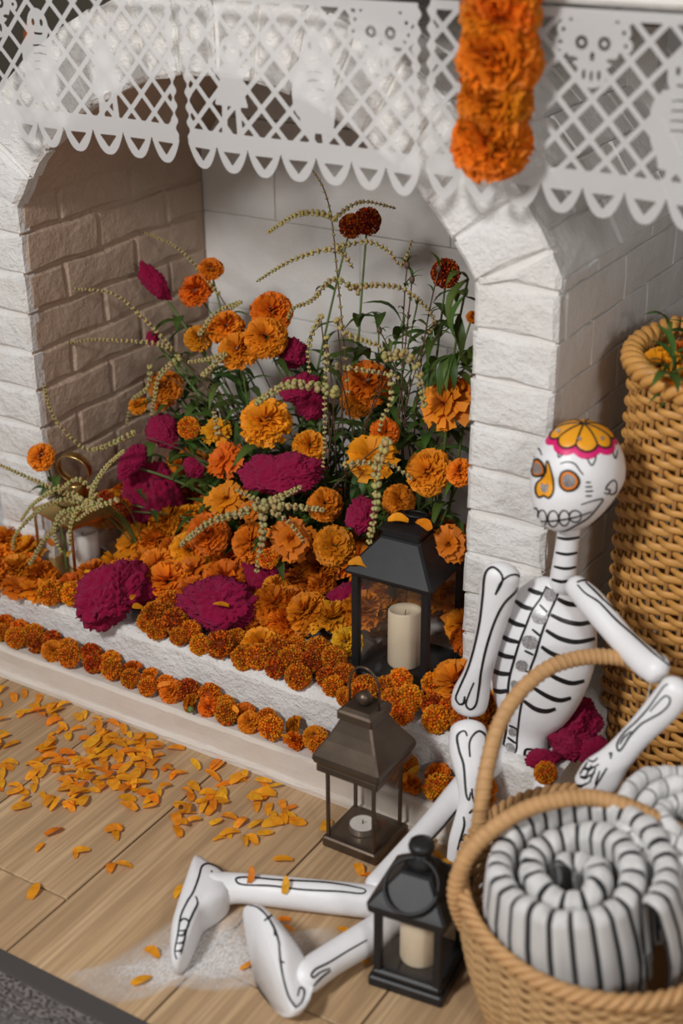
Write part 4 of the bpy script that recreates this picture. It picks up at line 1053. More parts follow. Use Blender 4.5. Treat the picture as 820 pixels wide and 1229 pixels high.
SKO = Vector(SK.location)
BV = {}
def sk_part(name, gg, parent=None, key=None, smooth=True, mat='papier'):
    o = gg.build(name, M[mat], parent or SK, smooth, origin=SKO if parent is None else SKO)
    BV[key or name] = (BVHTree.FromPolygons([tuple(v) for v in gg.V], gg.F), o); return o
def P_(px, py, y): return at(px, py, 1, y)
# torso, one lofted body from shoulders to pelvis
def width(px0, px1, py, y): a, b = P_(px0, py, y), P_(px1, py, y); return (b-a).length/2
tor = [((672, 702), 12, -.050), ((667, 712), 36, -.050), ((662, 735), 54, -.054), ((655, 775), 62, -.060), ((646, 815), 58, -.066), ((638, 848), 47, -.071), ((631, 874), 31, -.075), ((627, 896), 31, -.078), ((623, 918), 37, -.082), ((621, 935), 32, -.084)]
C = [P_(c[0], c[1], y) for c, w_, y in tor]; R = [(w_*(c_-CAM).dot(FW)/F, w_*.66*(c_-CAM).dot(FW)/F) for (c, w_, y), c_ in zip(tor, C)]
ref_t = (CAM-C[3]); ref_t = Vector((ref_t.x*.3, ref_t.y, 0)).normalized()
sk_part('torso', loft_geo(C, R, ref=ref_t, n=28), key='torso')
sk_part('neck', loft_geo([P_(684, 632, -.048), P_(680, 660, -.048), P_(675, 700, -.049)], [(.0165, .0165), (.0172, .017), (.020, .019)], n=18), key='neck')
# skull
SKC = P_(694, 568, -.052); sR = world_r(SKC, 1)
az = math.radians(-106); Fd = Vector((math.cos(az), math.sin(az), -.03)).normalized(); Sd = Fd.cross(Vector((0, 0, 1))).normalized(); Ud = Sd.cross(Fd).normalized()
tl_ = math.radians(4); Sd, Ud = Sd*math.cos(tl_)+Ud*math.sin(tl_), Ud*math.cos(tl_)-Sd*math.sin(tl_)
def skull_pt(th, ph):
    """th polar from top, ph azimuth, 0 is the face"""
    ct, st = math.cos(th), math.sin(th); f, s = math.cos(ph)*st, math.sin(ph)*st
    u = ct; rx, ry, rz = 55*sR, 58*sR, 68*sR
    jaw = max(0, -u); full = (st**.62/st if (u < 0 and st > .02) else 1)      # squared-off lower half
    f *= full; s *= full
    fx = f*ry
    if f < 0: fx *= (1-.62*jaw**1.2)
    side = s*rx*(1-.30*jaw**1.3)
    face = .05*ry*max(0, f)*max(0, 1-abs(u+.45)*2)
    brow = -.05*ry*max(0, f)*math.exp(-((u-.12)/.14)**2)*(1+.5*math.cos(ph*4))
    return SKC+Fd*(fx+face+brow+jaw*.17*ry)+Sd*side+Ud*(u*rz*(.95 if u > 0 else 1))
gg = G(); nt_, npn = 40, 56; V = [skull_pt(0, 0)]; Fc = []
for i in range(1, nt_): V += [skull_pt(PI*i/nt_, 2*PI*j/npn) for j in range(npn)]
V.append(skull_pt(PI, 0)); L = len(V)-1
for j in range(npn):
    q = (j+1) % npn; Fc.append((0, 1+j, 1+q)); Fc.append((L, L-npn+q, L-npn+j))
    for i in range(nt_-2): a = 1+i*npn; Fc.append((a+j, a+npn+j, a+npn+q, a+q))
skull = sk_part('skull', gg.add(V, Fc), key='skull')
# painted flower cap: a thin shell over the crown, petals in two colours
def cap_shell(name, edge, off, mat):
    gg = G(); R = []; n = 84
    for s in (.02, .2, .4, .6, .8, .93, 1.0):
        R.append([]); 
        for j in range(n):
            ph = 2*PI*j/n; th = edge(ph)*s; p = skull_pt(th, ph); R[-1].append(p+(p-SKC).normalized()*(off if s < .99 else off*.2))
    gg.rings(R, cap1=False); o = gg.build(name, M[mat], skull, True, origin=SKO); BV[name] = (BVHTree.FromPolygons([tuple(v) for v in gg.V], gg.F), o); return o
def scal(ph): return abs(math.cos(ph*4+.3))**.6
def YE(ph): return .58+.15*scal(ph)
def on_cap(th, ph, off): p = skull_pt(th, ph); return p+(p-SKC).normalized()*off
cap_shell('pink_petals', lambda ph: .75+.12*scal(ph), .0012, 'pink_paint')
cap_shell('yellow_petals', lambda ph: YE(ph), .0022, 'yellow_paint')
# limbs (bone-shaped, flattened)
def bone(name, pts, key):
    """pts: (px, py, y-plane or ('z', z), half width px, thickness ratio)"""
    C = []; R = []
    for px, py, pl, hw, tr in pts:
        c = at(px, py, 2, pl[1]) if isinstance(pl, tuple) else P_(px, py, pl); C.append(c); r = world_r(c, hw); R.append((r, r*tr))
    return sk_part(name, loft_geo(C, R, ref=(CAM-C[0]).normalized(), n=20), key=key)
bone('upper_arm', [(602, 690, -.112, 23, .7), (597, 715, -.114, 22, .7), (587, 760, -.118, 17, .8), (575, 805, -.122, 17, .8), (566, 832, -.125, 22, .7), (563, 845, -.126, 22, .7)], 'armR')
bone('forearm', [(562, 877, -.150, 22, .62), (563, 900, -.162, 24, .62), (566, 935, -.185, 18, .7), (566, 965, -.205, 16, .7), (560, 990, -.225, 16, .5), (553, 1012, -.24, 15, .4), (546, 1032, -.25, 10, .4)], 'foreR')
bone('upper_arm', [(692, 704, -.085, 14, .9), (712, 725, -.105, 17, .9), (745, 765, -.135, 16, .9), (772, 792, -.16, 18, .9), (788, 803, -.172, 19, .8)], 'armL')
bone('forearm', [(812, 828, -.215, 20, .75), (795, 850, -.222, 20, .75), (765, 882, -.232, 17, .8), (740, 910, -.240, 19, .7), (722, 930, -.247, 25, .5), (708, 946, -.252, 22, .45)], 'foreL')
def bone3(name, pts, key, ref=None, n=20):
    C = [Vector(p[:3]) for p in pts]; R = [(p[3], p[4]) for p in pts]
    return sk_part(name, loft_geo(C, R, ref=ref or (CAM-C[0]).normalized(), n=n), key=key)
# legs
bone3('thigh', [(-.012, -.105, .130, .024, .02), (-.030, -.16, .112, .022, .018), (-.052, -.25, .075, .018, .016), (-.068, -.34, .045, .020, .018), (-.072, -.375, .036, .022, .02)], 'thighA')
bone3('thigh', [(.070, -.095, .128, .022, .02), (.088, -.145, .085, .021, .018), (.095, -.20, .055, .018, .016), (.080, -.30, .042, .018, .018), (.055, -.365, .040, .022, .02)], 'thighB')
a0, a1, a2 = at(452, 1083, 2, .028), at(350, 1072, 2, .028), at(258, 1068, 2, .03)
bone3('shin', [(*at(470, 1086, 2, .026), .022, .021), (*a0, .0245, .021), (*a1, .0235, .021), (*at(290, 1066, 2, .029), .0225, .021), (*a2, .027, .022)], 'shinA')
fo = [(233, 1033), (241, 1032), (252, 1039), (272, 1052), (276, 1075), (262, 1090), (244, 1102), (237, 1117), (227, 1140), (218, 1152), (211, 1155), (205, 1149), (205, 1120), (213, 1090), (223, 1060)]
fw_ = [at(x, y, 2, .030) for x, y in crom(fo, 3, True)]; cf = sum(fw_, Vector())/len(fw_); gg = G()
gg.rings([[Vector((cf.x+(p.x-cf.x)*k_, cf.y+(p.y-cf.y)*k_, z_)) for p in fw_] for z_, k_ in ((.0005, .88), (.006, .98), (.030, 1.0), (.042, .95), (.050, .80), (.054, .5))])
sk_part('foot', gg, key='footA')
bone3('shin', [(*at(480, 1098, 2, .036), .021, .021), (*at(440, 1126, 2, .034), .0235, .022), (*at(400, 1150, 2, .032), .0225, .022), (*at(368, 1172, 2, .032), .024, .023)], 'shinB')
# upright foot: flat sole turned away from the shin
nS = Vector((-.50, -.82, .25)).normalized(); hp_ = at(335, 1219, 2, .0015); An = at(372, 1172, 2, .034)
so = [(290, 1097), (295, 1087), (306, 1087), (319, 1103), (330, 1119), (337, 1145), (341, 1178), (350, 1203), (356, 1211), (346, 1222), (326, 1217), (309, 1200), (303, 1170), (297, 1137)]
ss = []
for x, y in crom(so, 3, True):
    d = ray(x, y); t_ = (hp_-CAM).dot(nS)/d.dot(nS); ss.append(CAM+d*t_)
gg = G(); cs_ = sum(ss, Vector())/len(ss); R = []
for bk, k_, pull in ((0, .96, 0), (.002, 1.0, 0), (.012, 1.0, .02), (.022, .93, .18), (.032, .80, .42), (.040, .62, .70)):
    R.append([(lambda q_: q_.lerp(An+(p-cs_)*.16, pull))(cs_+(p-cs_)*k_-nS*bk) for p in ss])
gg.rings(R); gg.V = [Vector((v.x, v.y, max(v.z, .0006))) for v in gg.V]; sk_part('foot', gg, key='footB')
# string joints
for a, b in ((P_(563, 855, -.127), P_(562, 868, -.146)), (P_(783, 812, -.175), P_(775, 850, -.222))):
    link('joint_string', G().tube([a-SKO, (a+b)/2-SKO+Vector((0, -.003, -.004)), b-SKO], .0009, 5).mesh('joint_string'), M['string'], SK)

def strokes(part, name, paths, wpx, mat='black_paint', off=.0007, origin=None, s=1.0):
    """brush strokes laid on the surface of a part"""
    keys = part if isinstance(part, tuple) else (part,)
    def hit(px, py):
        d = ray(px, py).normalized(); best = None
        for k in keys:
            r = BV[k][0].ray_cast(CAM, d)
            if r[0] is not None and (best is None or r[3] < best[3]): best = r
        if best is None: return None
        nrm = best[1] if best[1].dot(d) < 0 else -best[1]
        return best[0]+nrm*off
    for pth in paths:
        w_ = wpx; gg = G()
        if isinstance(pth, tuple) and not hasattr(pth[0], '__len__') : w_, pth = pth
        q = [(origin[0]+p[0]/s, origin[1]+p[1]/s) if origin else p for p in pth]
        q = crom(q, 7) if len(q) > 1 else q; n = len(q); prev = None
        for i in range(n):
            a, b = q[max(0, i-1)], q[min(n-1, i+1)]; t = b-a; l = np.linalg.norm(t) or 1; nn = np.array((-t[1], t[0]))/l
            ww = w_*.5*(.45+.55*math.sin(PI*(.12+.76*i/(n-1))))
            row = [hit(*(q[i]+nn*ww)), hit(*q[i]), hit(*(q[i]-nn*ww))]
            if row[1] is None:
                prev = None
                if gg.V: link(name, gg.mesh(name), M[mat], BV[keys[0]][1]).location = -SKO; gg = G()
                continue
            row = [r if (r is not None and (r-row[1]).length < .012) else row[1] for r in row]
            if prev is not None and (row[1]-prev[1]).length >= .03:
                prev = None
                if gg.V: link(name, gg.mesh(name), M[mat], BV[keys[0]][1]).location = -SKO; gg = G()
            if prev is not None:
                gg.add(prev+row, [(0, 1, 4, 3), (1, 2, 5, 4)])
            prev = row
        if gg.V: link(name, gg.mesh(name), M[mat], BV[keys[0]][1]).location = -SKO; 
def fill(part, name, poly, mat, off=.0009, origin=None, s=1.0):
    keys = part if isinstance(part, tuple) else (part,); q = [np.array((origin[0]+p[0]/s, origin[1]+p[1]/s) if origin else p) for p in poly]
    q = crom(q, 4, True); c = sum(q)/len(q); gg = G(); R = []
    for k in (.03, .35, .7, 1.0):
        row = []
        for p in q:
            x = c+(p-c)*k; d = ray(*x).normalized(); best = None
            for kk in keys:
                r = BV[kk][0].ray_cast(CAM, d)
                if r[0] is not None and (best is None or r[3] < best[3]): best = r
            if best is None: return
            nrm = best[1] if best[1].dot(d) < 0 else -best[1]; row.append(best[0]+nrm*off)
        R.append(row)
    gg.rings(R, cap1=False); link(name, gg.mesh(name), M[mat], BV[keys[0]][1]).location = -SKO
def shrink(poly, k): c = np.mean(np.array(poly, float), axis=0); return [tuple(c+(np.array(p)-c)*k) for p in poly]
O1, S1 = (520, 480), 2.7333
eyeL = [(325, 238), (329, 205), (344, 195), (362, 212), (366, 240), (346, 250), (331, 248)]
eyeR = [(415, 258), (424, 238), (446, 232), (468, 244), (479, 268), (466, 291), (440, 298), (420, 284)]
nose = [(378, 200), (386, 225), (395, 262), (395, 300), (381, 321), (364, 314), (348, 319), (338, 300), (341, 275), (358, 257), (371, 235), (373, 205)]
for e_, nm in ((eyeL, 'eye'), (eyeR, 'eye')):
    fill('skull', nm, e_, 'orange_paint', .0007, O1, S1); fill('skull', 'glitter_iris', shrink(e_, .66), 'glitter', .0014, O1, S1)
    strokes('skull', 'eye_outline', [e_+[e_[0]]], 3.0, off=.0012, origin=O1, s=S1)
fill('skull', 'nose', nose, 'yellow_paint', .0007, O1, S1); strokes('skull', 'nose_outline', [nose+[nose[0]]], 2.4, off=.0012, origin=O1, s=S1)
fill('skull', 'glitter_heart', [(366, 305), (355, 290), (358, 272), (368, 280), (378, 272), (378, 292)], 'glitter', .0014, O1, S1)
face = [[(333, 190), (334, 170), (347, 160), (358, 182)], [(418, 210), (440, 203), (465, 210), (480, 230), (493, 246)],
        [(500, 270), (517, 270)], [(499, 285), (522, 284)], [(499, 300), (525, 298)], [(500, 315), (521, 314)],
        [(560, 302), (572, 308), (580, 295), (566, 292), (575, 275), (592, 263), (602, 274)], [(602, 272), (600, 300), (585, 310), (575, 302)],
        [(338, 396), (370, 398), (420, 393), (470, 383), (520, 366)],
        [(326, 352), (328, 390), (340, 412)], [(345, 428), (380, 436), (430, 430), (470, 410), (510, 385), (545, 345), (556, 325), (525, 330), (485, 343)]]
for cx, cy, rx, ry in ((336, 376, 10, 22), (358, 388, 15, 27), (394, 389, 17, 26), (430, 387, 17, 25), (466, 381, 20, 19)):
    face.append([(cx+rx*math.cos(t), cy+ry*math.sin(t)) for t in [2*PI*k/9 for k in range(10)]])
strokes('skull', 'painted_line', face, 2.0, origin=O1, s=S1)
link('petal_outline', G().tube([on_cap(YE(2*PI*k/160), 2*PI*k/160, .0018)-SKO for k in range(160)], .0015, 6, closed=True).mesh('petal_outline', True), M['black_paint'], skull)
for k in range(8):
    ph = (PI/2+PI*k-.3)/4; link('petal_outline', G().tube([on_cap(.03+(YE(ph)-.03)*t/9, ph, .0025)-SKO for t in range(10)], .0013, 6).mesh('petal_outline', True), M['black_paint'], skull)
strokes('skull', 'leaf_outline', [[(425, 150), (411, 176), (414, 188), (432, 168), (438, 152)], [(506, 172), (505, 190), (520, 215), (533, 190), (526, 172)], [(585, 162), (597, 192), (604, 165)]], 1.8, origin=O1, s=S1)
for x, y in ((412, 102), (480, 128), (553, 126), (590, 103)):
    fill(('yellow_petals', 'pink_petals'), 'glitter_dot', [(x-8, y), (x-2, y-3), (x, y-8), (x+4, y-2), (x+9, y), (x+3, y+4), (x, y+9), (x-4, y+3)], 'glitter', .0018, O1, S1)
strokes('neck', 'painted_ring', [[(408, 451), (440, 456), (480, 450)], [(403, 500), (438, 506), (476, 500)], [(397, 546), (434, 553), (472, 547)]], 3.6, origin=O1, s=S1)
strokes(('neck', 'torso'), 'collar_ring', [[(390, 588), (420, 596), (445, 592)]], 4, origin=O1, s=S1)
O2, S2 = (520, 680), 2.7333
ribs = [[(313, 74), (335, 84), (358, 90)], [(270, 112), (298, 132), (326, 139)], [(238, 166), (268, 186), (302, 195)], [(217, 222), (248, 240), (282, 248)], [(197, 272), (232, 292), (270, 298)], [(185, 334), (220, 350), (256, 352)], [(197, 404), (220, 410), (246, 406)],
        [(408, 106), (440, 122), (482, 128)], [(386, 158), (430, 178), (480, 188), (532, 178)], [(370, 208), (415, 235), (470, 247), (530, 236)], [(355, 262), (390, 285), (440, 300), (524, 292)], [(362, 340), (410, 368), (455, 382), (496, 374)], [(328, 396), (375, 425), (415, 438), (452, 430)], [(298, 440), (335, 466), (370, 474), (402, 466)]]
strokes('torso', 'rib_line', ribs, 5.8, origin=O2, s=S2)
strokes('torso', 'spine_line', [[(372, 66), (352, 105), (325, 145), (305, 195), (285, 245), (268, 300), (252, 360), (246, 410), (243, 480), (240, 540), (232, 590), (244, 630), (249, 662)], [(368, 66), (390, 78), (412, 76), (400, 112), (381, 155), (358, 215), (336, 290), (318, 340), (298, 420), (285, 480), (276, 560), (272, 605), (246, 634)],
                                  [(350, 125), (375, 150)], [(325, 205), (355, 230)], [(300, 275), (330, 290)], [(272, 330), (312, 345)], [(250, 520), (280, 535)], [(245, 560), (272, 580)]], 3.0, origin=O2, s=S2)
for cx, cy, rx, ry in ((384, 95, 20, 20), (350, 166, 26, 22), (318, 248, 26, 22), (292, 325, 20, 18), (268, 388, 12, 16), (262, 542, 13, 14), (253, 600, 17, 22)):
    fill('torso', 'glitter_patch', [(cx-rx, cy-ry*.2), (cx-rx*.5, cy-ry), (cx+rx*.6, cy-ry*.8), (cx+rx, cy+.1*ry), (cx+rx*.5, cy+ry), (cx-rx*.6, cy+ry*.8)], 'glitter', .0011, O2, S2)
strokes('torso', 'hip_scroll', [[(330, 600), (305, 600), (302, 622), (325, 632), (335, 645)], [(305, 650), (325, 648), (332, 665), (310, 682), (288, 690)]], 3.4, origin=O2, s=S2)
strokes('armR', 'painted_outline', [[(86, 452), (75, 432), (85, 402), (120, 320), (150, 200), (163, 100), (168, 40), (178, 12), (198, 3), (222, 22), (227, 48), (208, 86), (204, 92)],
                                     [(204, 92), (222, 52), (250, 30), (275, 28), (290, 46), (272, 80), (232, 122), (202, 180), (176, 260), (158, 340), (150, 400), (140, 452), (122, 468), (108, 452), (118, 418), (134, 380)], [(86, 452), (100, 448), (104, 425)]], 3.0, origin=O2, s=S2)
strokes('foreR', 'painted_outline', [[(112, 556), (104, 540), (88, 544), (79, 562), (86, 605), (100, 650), (106, 720), (110, 752), (118, 766), (123, 740)], [(121, 625), (119, 580), (132, 552), (152, 540), (172, 556), (172, 590), (160, 640), (153, 700), (150, 750), (140, 778), (130, 758), (127, 728)],
                                     [(118, 810), (132, 798), (150, 806)], [(100, 820), (102, 850), (88, 900), (80, 930)], [(95, 900), (105, 880), (115, 890)]], 3.0, origin=O2, s=S2)
strokes('armL', 'painted_outline', [[(472, 52), (500, 46), (545, 66), (568, 98)], [(474, 60), (500, 88), (545, 118), (600, 175), (660, 228), (720, 282), (775, 325)], [(500, 52), (540, 90), (560, 112)], [(560, 110), (620, 165), (690, 235), (760, 305)]], 2.6, origin=O2, s=S2)
O3, S3 = (640, 820), 4.5556
strokes('foreL', 'painted_outline', [[(740, 5), (715, 20), (665, 90), (620, 150), (560, 215), (500, 270), (462, 330), (468, 368), (490, 352), (530, 290), (590, 225), (640, 195), (700, 160), (742, 118), (748, 82), (722, 70), (680, 110), (640, 155)], [(475, 335), (500, 295), (540, 262)],
                                     [(415, 388), (430, 382), (424, 412)], [(405, 462), (375, 510), (335, 575)]], 2.4, origin=O3, s=S3)
fing = []
for k in range(4):
    x, y = 300-22*k, 420+46*k; fing += [[(x, y), (x+30, y+8), (x+55, y-12)], [(x-20, y+42), (x+20, y+44), (x+62, y+22)]]
    fing.append([(255+28*k, 500+18*k), (300+22*k, 430+16*k)])
strokes('foreL', 'finger_line', fing, 2.2, origin=O3, s=S3)
O5, S5 = (180, 980), 2.7333
strokes('shinA', 'painted_outline', [[(702, 238), (708, 246), (690, 253), (620, 246), (500, 240), (400, 228), (310, 224), (285, 215), (287, 202), (330, 200), (420, 208), (560, 215), (640, 225), (702, 238)]], 2.4, origin=O5, s=S5)
strokes('footA', 'painted_outline', [[(200, 178), (212, 190), (236, 190), (236, 178), (215, 163), (190, 155), (170, 165), (160, 200), (142, 248), (122, 280), (102, 325), (92, 385), (82, 440), (88, 468)], [(150, 262), (156, 285), (140, 320), (122, 365), (108, 425), (100, 452)], [(95, 352), (110, 336), (127, 346), (118, 372), (97, 376)], [(90, 390), (108, 390), (118, 372)], [(88, 416), (106, 414), (114, 398)], [(84, 442), (100, 440), (108, 425)]], 2.4, origin=O5, s=S5)
strokes('footB', 'painted_outline', [[(318, 290), (352, 298), (382, 326), (408, 368), (424, 420), (430, 480), (442, 545), (458, 595), (480, 628)], [(402, 322), (390, 332), (376, 342)], [(412, 392), (408, 368)], [(480, 628), (500, 605), (506, 572), (492, 562), (484, 590)], [(425, 470), (440, 480)]], 2.4, origin=O5, s=S5)
strokes('shinB', 'painted_outline', [[(712, 405), (650, 440), (585, 480), (545, 500), (530, 518), (536, 528), (560, 510), (590, 498)], [(536, 556), (560, 530), (592, 505)]], 2.6, origin=O5, s=S5)
strokes('thighA', 'painted_outline', [[(548, 972), (532, 992), (515, 1010)], [(546, 990), (530, 1005), (518, 1018)]], 2.6)
# petals lying on the shin
for px, py, z in ((342, 1062, .052), (300, 1050, .055)):
    petal(at(px, py, 2, z), .026, (.9, .2, .6), 'orange petal lying on the white shin of the skeleton', 'petals on the skeleton leg')
# flowers beside the hip
for px, py, y, rp, k, sc_, lab in ((678, 872, -.05, 26, 3, (1, .9, 1.1), 'magenta cockscomb head standing behind the skeleton hip'), (702, 878, -.04, 22, 1, (1, .9, 1), 'pink magenta cockscomb head against the tall basket'), (683, 905, -.075, 26, 0, (1, .9, .8), 'magenta cockscomb head beside the skeleton hip'), (708, 900, -.06, 20, 1, (1, 1, .9), 'dark magenta cockscomb head low beside the tall basket'), (648, 938, -.11, 20, 2, (1, .7, .5), 'flattened magenta cockscomb lying at the hearth end')):
    q = at(px, py, 1, y); r = world_r(q, rp); e = empty('cockscomb_flower', (q.x, q.y, HZ)); tag(e, lab, 'cockscomb', 'cockscombs beside the skeleton')
    hz_ = max(0, q.z-r*.75-HZ); link('flower_head', CRES[k], None, e, loc=(0, 0, hz_), rot=(random.uniform(.2, .5), random.uniform(-.2, .2), random.uniform(0, 6)), scale=(r*sc_[0], r*sc_[1], r*sc_[2]))
    if hz_ > .005: link('stem', G().tube([(0, 0, 0), (0, .002, hz_+r*.3)], .004, 6).mesh('stem'), M['stem'], e)
q = at(655, 919, 1, -.135); e = empty('pompon_marigold', (q.x, q.y, HZ)); tag(e, 'round orange pompon marigold tucked at the skeleton hip', 'flower')
link('flower_head', BRIGHTPOM[0], None, e, loc=(0, 0, q.z-HZ-.012), rot=orient((.4, -.8, .5), 1), scale=.0185)
link('stem', G().tube([(0, .012, 0), (0, .006, max(.004, q.z-HZ))], .0025, 6).mesh('stem'), M['stem'], e)
# ------------------------------------------------------------------ tall wicker basket
TB = Vector((.25, .20, 0)); TR, TH = .2, .735
tb = empty('wicker_basket', TB); tag(tb, 'tall round honey wicker basket holding greenery beside the fireplace', 'basket')
NS = 40; NR = 54; dz = (TH-.02)/NR
P = []
for i in range(NS*5):
    a = 2*PI*i/(NS*5); r = TR-.006+.0066*math.cos(NS/2*a); P.append((r*math.cos(a), r*math.sin(a), .0016*math.sin(NS/2*a+1)))
strand = G().tube(P, [(.0027, .0060)]*len(P), 7, closed=True, ref=(0, 0, 1)).mesh('weave_strand', True); strand.materials.append(M['wicker'])
for k in range(NR):
    z = .02+dz*(k+.5); o = link('weave_strand', strand, None, tb, loc=(0, 0, z), rot=(random.uniform(-.004, .004), random.uniform(-.004, .004), (2*PI/NS)*(k % 2)+random.choice((0, 2, 4, 6))*2*PI/NS), scale=(1+random.uniform(-.006, .006),)*2+(random.uniform(.9, 1.12),))
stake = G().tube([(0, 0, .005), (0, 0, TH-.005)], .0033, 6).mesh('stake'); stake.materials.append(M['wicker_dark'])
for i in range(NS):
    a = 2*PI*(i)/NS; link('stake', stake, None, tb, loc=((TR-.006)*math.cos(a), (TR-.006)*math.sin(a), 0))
for j in range(3):
    P = []
    for i in range(240):
        a = 2*PI*i/240; ph = a*17+j*2*PI/3; P.append(((TR-.004+.011*math.cos(ph))*math.cos(a), (TR-.004+.011*math.cos(ph))*math.sin(a), TH+.004+.010*math.sin(ph)))
    link('rim_braid', G().tube(P, .0082, 7, closed=True, ref=(0, 0, 1)).mesh('rim_braid', True), M['wicker'], tb)
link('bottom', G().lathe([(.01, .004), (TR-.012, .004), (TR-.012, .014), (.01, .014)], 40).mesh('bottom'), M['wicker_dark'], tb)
for (px, py, rp, me, lab) in [(790, 438, 26, MARI[1], 'orange marigold at the rim of the tall wicker basket'), (815, 425, 20, MARI[0], 'orange marigold half behind leaves in the tall wicker basket'), (828, 452, 20, MARI[2], 'orange marigold low among leaves in the tall wicker basket'), (850, 430, 26, MARI[0], 'orange marigold deep in the tall wicker basket')]:
    q = at(px, py, 2, TH+.0); stemmed('marigold_flower', me, q, world_r(q, rp), lab, 'flower', 'marigolds in the tall basket', Vector((TB.x+.02*random.uniform(-1, 1), TB.y+.02*random.uniform(-1, 1), .016)), 0, (-.3, -.6, .7))
for k in range(32):
    aa_, rr_ = random.uniform(0, 6.28), .14*random.random()**.5
    q = at(random.uniform(800, 880), random.uniform(385, 455), 2, TH+random.uniform(.0, .05)) if k < 15 else Vector((TB.x+.03+rr_*math.cos(aa_), TB.y+rr_*math.sin(aa_), TH+random.uniform(-.02, .05))); rt = Vector((TB.x+random.uniform(-.05, .05), TB.y+random.uniform(-.05, .05), .016))
    e = empty('leafy_spray', rt); tag(e, 'leafy green sprig sticking out of the tall wicker basket', 'foliage', 'greenery in the tall basket')
    Pb = bez(rt, rt.lerp(q, .5)+Vector((0, 0, .1)), q, 10); link('stem', G().tube([p-rt for p in Pb], .0018, 5).mesh('stem'), M['stem'], e)
    for j in range(9):
        dr = Vector((random.uniform(-1, .6), random.uniform(-1, .6), random.uniform(-.1, .9))); link('leaf', LEAF[j % 3], None, e, loc=Pb[random.randint(8, 10)]-rt, rot=dr.to_track_quat('Y', 'Z').to_euler(), scale=random.uniform(.035, .06))
for px, py in ((798, 461), (812, 463)):
    petal(at(px, py, 2, TH+.018), .03, (.3, .1, 1.2+random.random()), 'orange petal lying on the rim of the tall wicker basket', 'petals on the tall basket rim')

# ------------------------------------------------------------------ straw basket in front
FBZ = .20; FB = at(722, 1066, 2, FBZ); FB.z = 0; fax = math.radians(31.9); FA, FBb = .186, .208
fb = empty('straw_basket', FB, fax); tag(fb, 'pale straw tote basket with two rope handles holding rolled blankets', 'basket')
NS2, NR2 = 72, 24
def el(a, k=1.0): return FA*k*math.cos(a), FBb*k*math.sin(a)
P = []
for i in range(NS2*3):
    a = 2*PI*i/(NS2*3); k = 1+.011*math.cos(NS2/2*a); x, y = el(a, k); P.append((x, y, 0))
st2 = G().tube(P, [(.0028, .0052)]*len(P), 6, closed=True, ref=(0, 0, 1)).mesh('weave_strand', True); st2.materials.append(M['straw'])
lift = lambda a: 0
for k in range(NR2):
    s = k/(NR2-1); sc_ = .80+.20*math.sin(s*PI*.5)-.015*s*s
    link('weave_strand', st2, None, fb, loc=(0, 0, .006+(FBZ-.012)*s), scale=(sc_, sc_, 1), rot=(0, 0, (k % 2)*2*PI/NS2))
for j in range(3):
    P = []
    for i in range(260):
        a = 2*PI*i/260; ph = a*26+j*2*PI/3; x, y = el(a, .985); n_ = Vector((math.cos(a), math.sin(a), 0)); P.append(Vector((x, y, FBZ+.004+.0065*math.sin(ph)))+n_*.0065*math.cos(ph))
    link('rim_braid', G().tube(P, .0055, 6, closed=True, ref=(0, 0, 1)).mesh('rim_braid', True), M['rope'], fb)
xx = [el(2*PI*i/48, .80) for i in range(48)]
link('bottom', G().rings([[Vector((x, y, z)) for x, y in xx] for z in (.002, .008)]).mesh('bottom'), M['straw'], fb)
def handle(pts):
    W = [at(px, py, 2, z) for px, py, z in pts]; W = [Vector(p) for p in crom([tuple(w_) for w_ in W], 8)]
    inv = Matrix.Rotation(-fax, 3, 'Z'); L = [inv @ (w_-FB) for w_ in W]
    o = link('handle', G().tube(L, .0108, 10).mesh('handle', True), M['rope'], fb)
    # wrapped cord: a fine helix round the core
    H = []; n = len(L)
    tot = 0
    for i in range(n-1):
        for q in range(6):
            s = q/6; p = L[i].lerp(L[i+1], s); t = (L[i+1]-L[i]).normalized(); x, y, _ = frame(t); tot += 1; ph = tot*.62
            H.append(p+(x*math.cos(ph)+y*math.sin(ph))*.0102)
    link('wrapping', G().tube(H, .0022, 5).mesh('wrapping', True), M['rope'], o)
handle([(573, 1015, .19), (576, 985, .24), (583, 930, .295), (598, 873, .345), (622, 833, .378), (655, 804, .398), (690, 791, .403), (725, 788, .402), (760, 794, .397), (800, 815, .385), (838, 850, .35), (862, 900, .31), (872, 960, .24), (874, 1000, .19)])
handle([(566, 1122, .135), (553, 1098, .17), (547, 1068, .21), (558, 1032, .255), (585, 1000, .29), (625, 974, .315), (665, 961, .325), (705, 957, .325), (745, 965, .32), (785, 982, .305), (820, 1002, .29), (860, 1040, .25), (885, 1090, .20), (890, 1120, .17)])

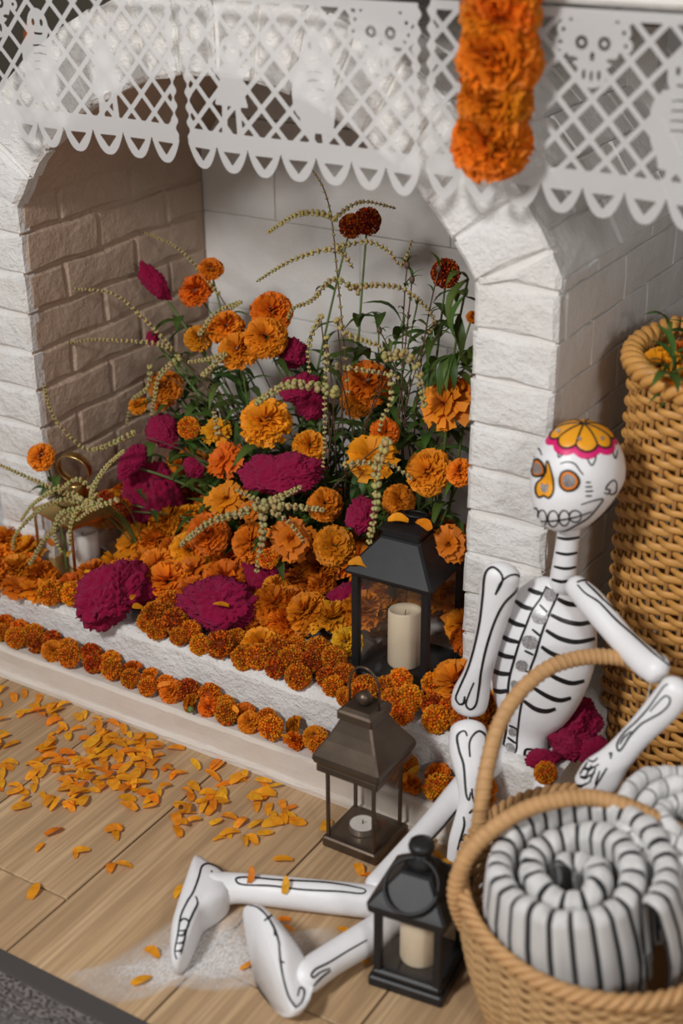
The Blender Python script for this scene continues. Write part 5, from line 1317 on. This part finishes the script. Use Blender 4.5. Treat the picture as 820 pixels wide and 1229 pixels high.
# ------------------------------------------------------------------ rolled blankets
def blanket(loc, tilt, R0, pitch, turns, lam, top, depth_, rid, label, light, dark, dk, w_, dip):
    """a blanket rolled into a spiral, folded edge up; ridges run over the fold"""
    V = []; Fc = []; C = []; s = 0; th = 0; rows = []; rnd = random.Random(5)
    while th < turns*2*PI:
        r = R0-pitch*th/(2*PI)
        if r < .012: break
        ds = lam/12; ph = s/lam; k = abs(math.sin(PI*ph)); ridge = rid*(k**.55)*(.8+.45*noise.noise(Vector((math.floor(ph)*1.7, r*40, 1))))
        f = 1-(r/R0); hgt = top-dip*f-.006*math.sin(th*2.3)+.004*noise.noise(Vector((th*3, 0, 0)))
        prof = []
        ca, sa = math.cos(th), math.sin(th); npf = 15
        for q in range(npf):
            if q < 4: x, z, ox, oz = w_, -depth_+(depth_)*q/4*1.0, 1, 0
            elif q < 11:
                a = PI*(q-4)/6; x, z, ox, oz = w_*math.cos(a), w_*math.sin(a)*.9, math.cos(a), math.sin(a)
            else: x, z, ox, oz = -w_, -depth_*.6*(q-10)/4, -1, 0
            bulge = .012*math.sin(PI*min(1, max(0, -z/depth_))) if (q < 4 and th < 2*PI) else 0
            rr = r+x+ox*(ridge-rid)+bulge; zz = hgt+z+oz*(ridge-rid)+.004*noise.noise(Vector((s*45, q*.4, 4)))*(1 if 3 < q < 11 else 0)+.0012*noise.noise(Vector((s*160, q*.9, 2)))
            V.append((rr*ca, rr*sa, zz))
            pf = ph % 1.0; isd = min(pf, 1-pf) < dk
            nn = noise.noise(Vector((s*120, q*1.4, 7)))*.5+.5; c = dark if isd else tuple(l*(.72+.38*nn) for l in light); C.append(c)
        rows.append(npf); s += ds; th += ds/max(r, .02)
    n = len(rows)
    for i in range(n-1):
        for q in range(14): a = i*15+q; Fc.append((a, a+1, a+16, a+15))
    e = empty('rolled_blanket', loc); e.rotation_euler = tilt; tag(e, label, 'blanket', 'rolled blankets in the straw basket')
    link('wool_roll', mesh('wool_roll', V, Fc, True, C), M['blanket'], e); return e
q = at(688, 1040, 2, .285); q0 = FB+Vector((.004, -.018, .02)); ax_ = (q-q0).normalized()
blanket(q0, ax_.to_track_quat('Z', 'Y').to_euler(), .118, .041, 2.6, .0225, .275, .17, .0065, 'thick rolled blanket of grey-white ribs with black stripes in the straw basket', (.66, .65, .64), (.014, .014, .016), .088, .0175, .022)
q = at(822, 985, 2, .30); q0 = Vector((q.x-.035, q.y+.03, .05)); ax_ = (q-q0).normalized()
b2 = blanket(q0, ax_.to_track_quat('Z', 'Y').to_euler(), .088, .024, 3.2, .026, .255, .15, .0009, 'white rolled blanket with thin black lines at the back of the straw basket', (.74, .735, .73), (.03, .03, .03), .05, .011, .0)

# ------------------------------------------------------------------ a strewn orange petal far behind the lace
q = at(38, 38, 1, 1.06)
o = petal(q, .06, (1.4, .3, .2), 'orange petal stuck on the dark wall behind the paper lace', 'petal behind the lace')
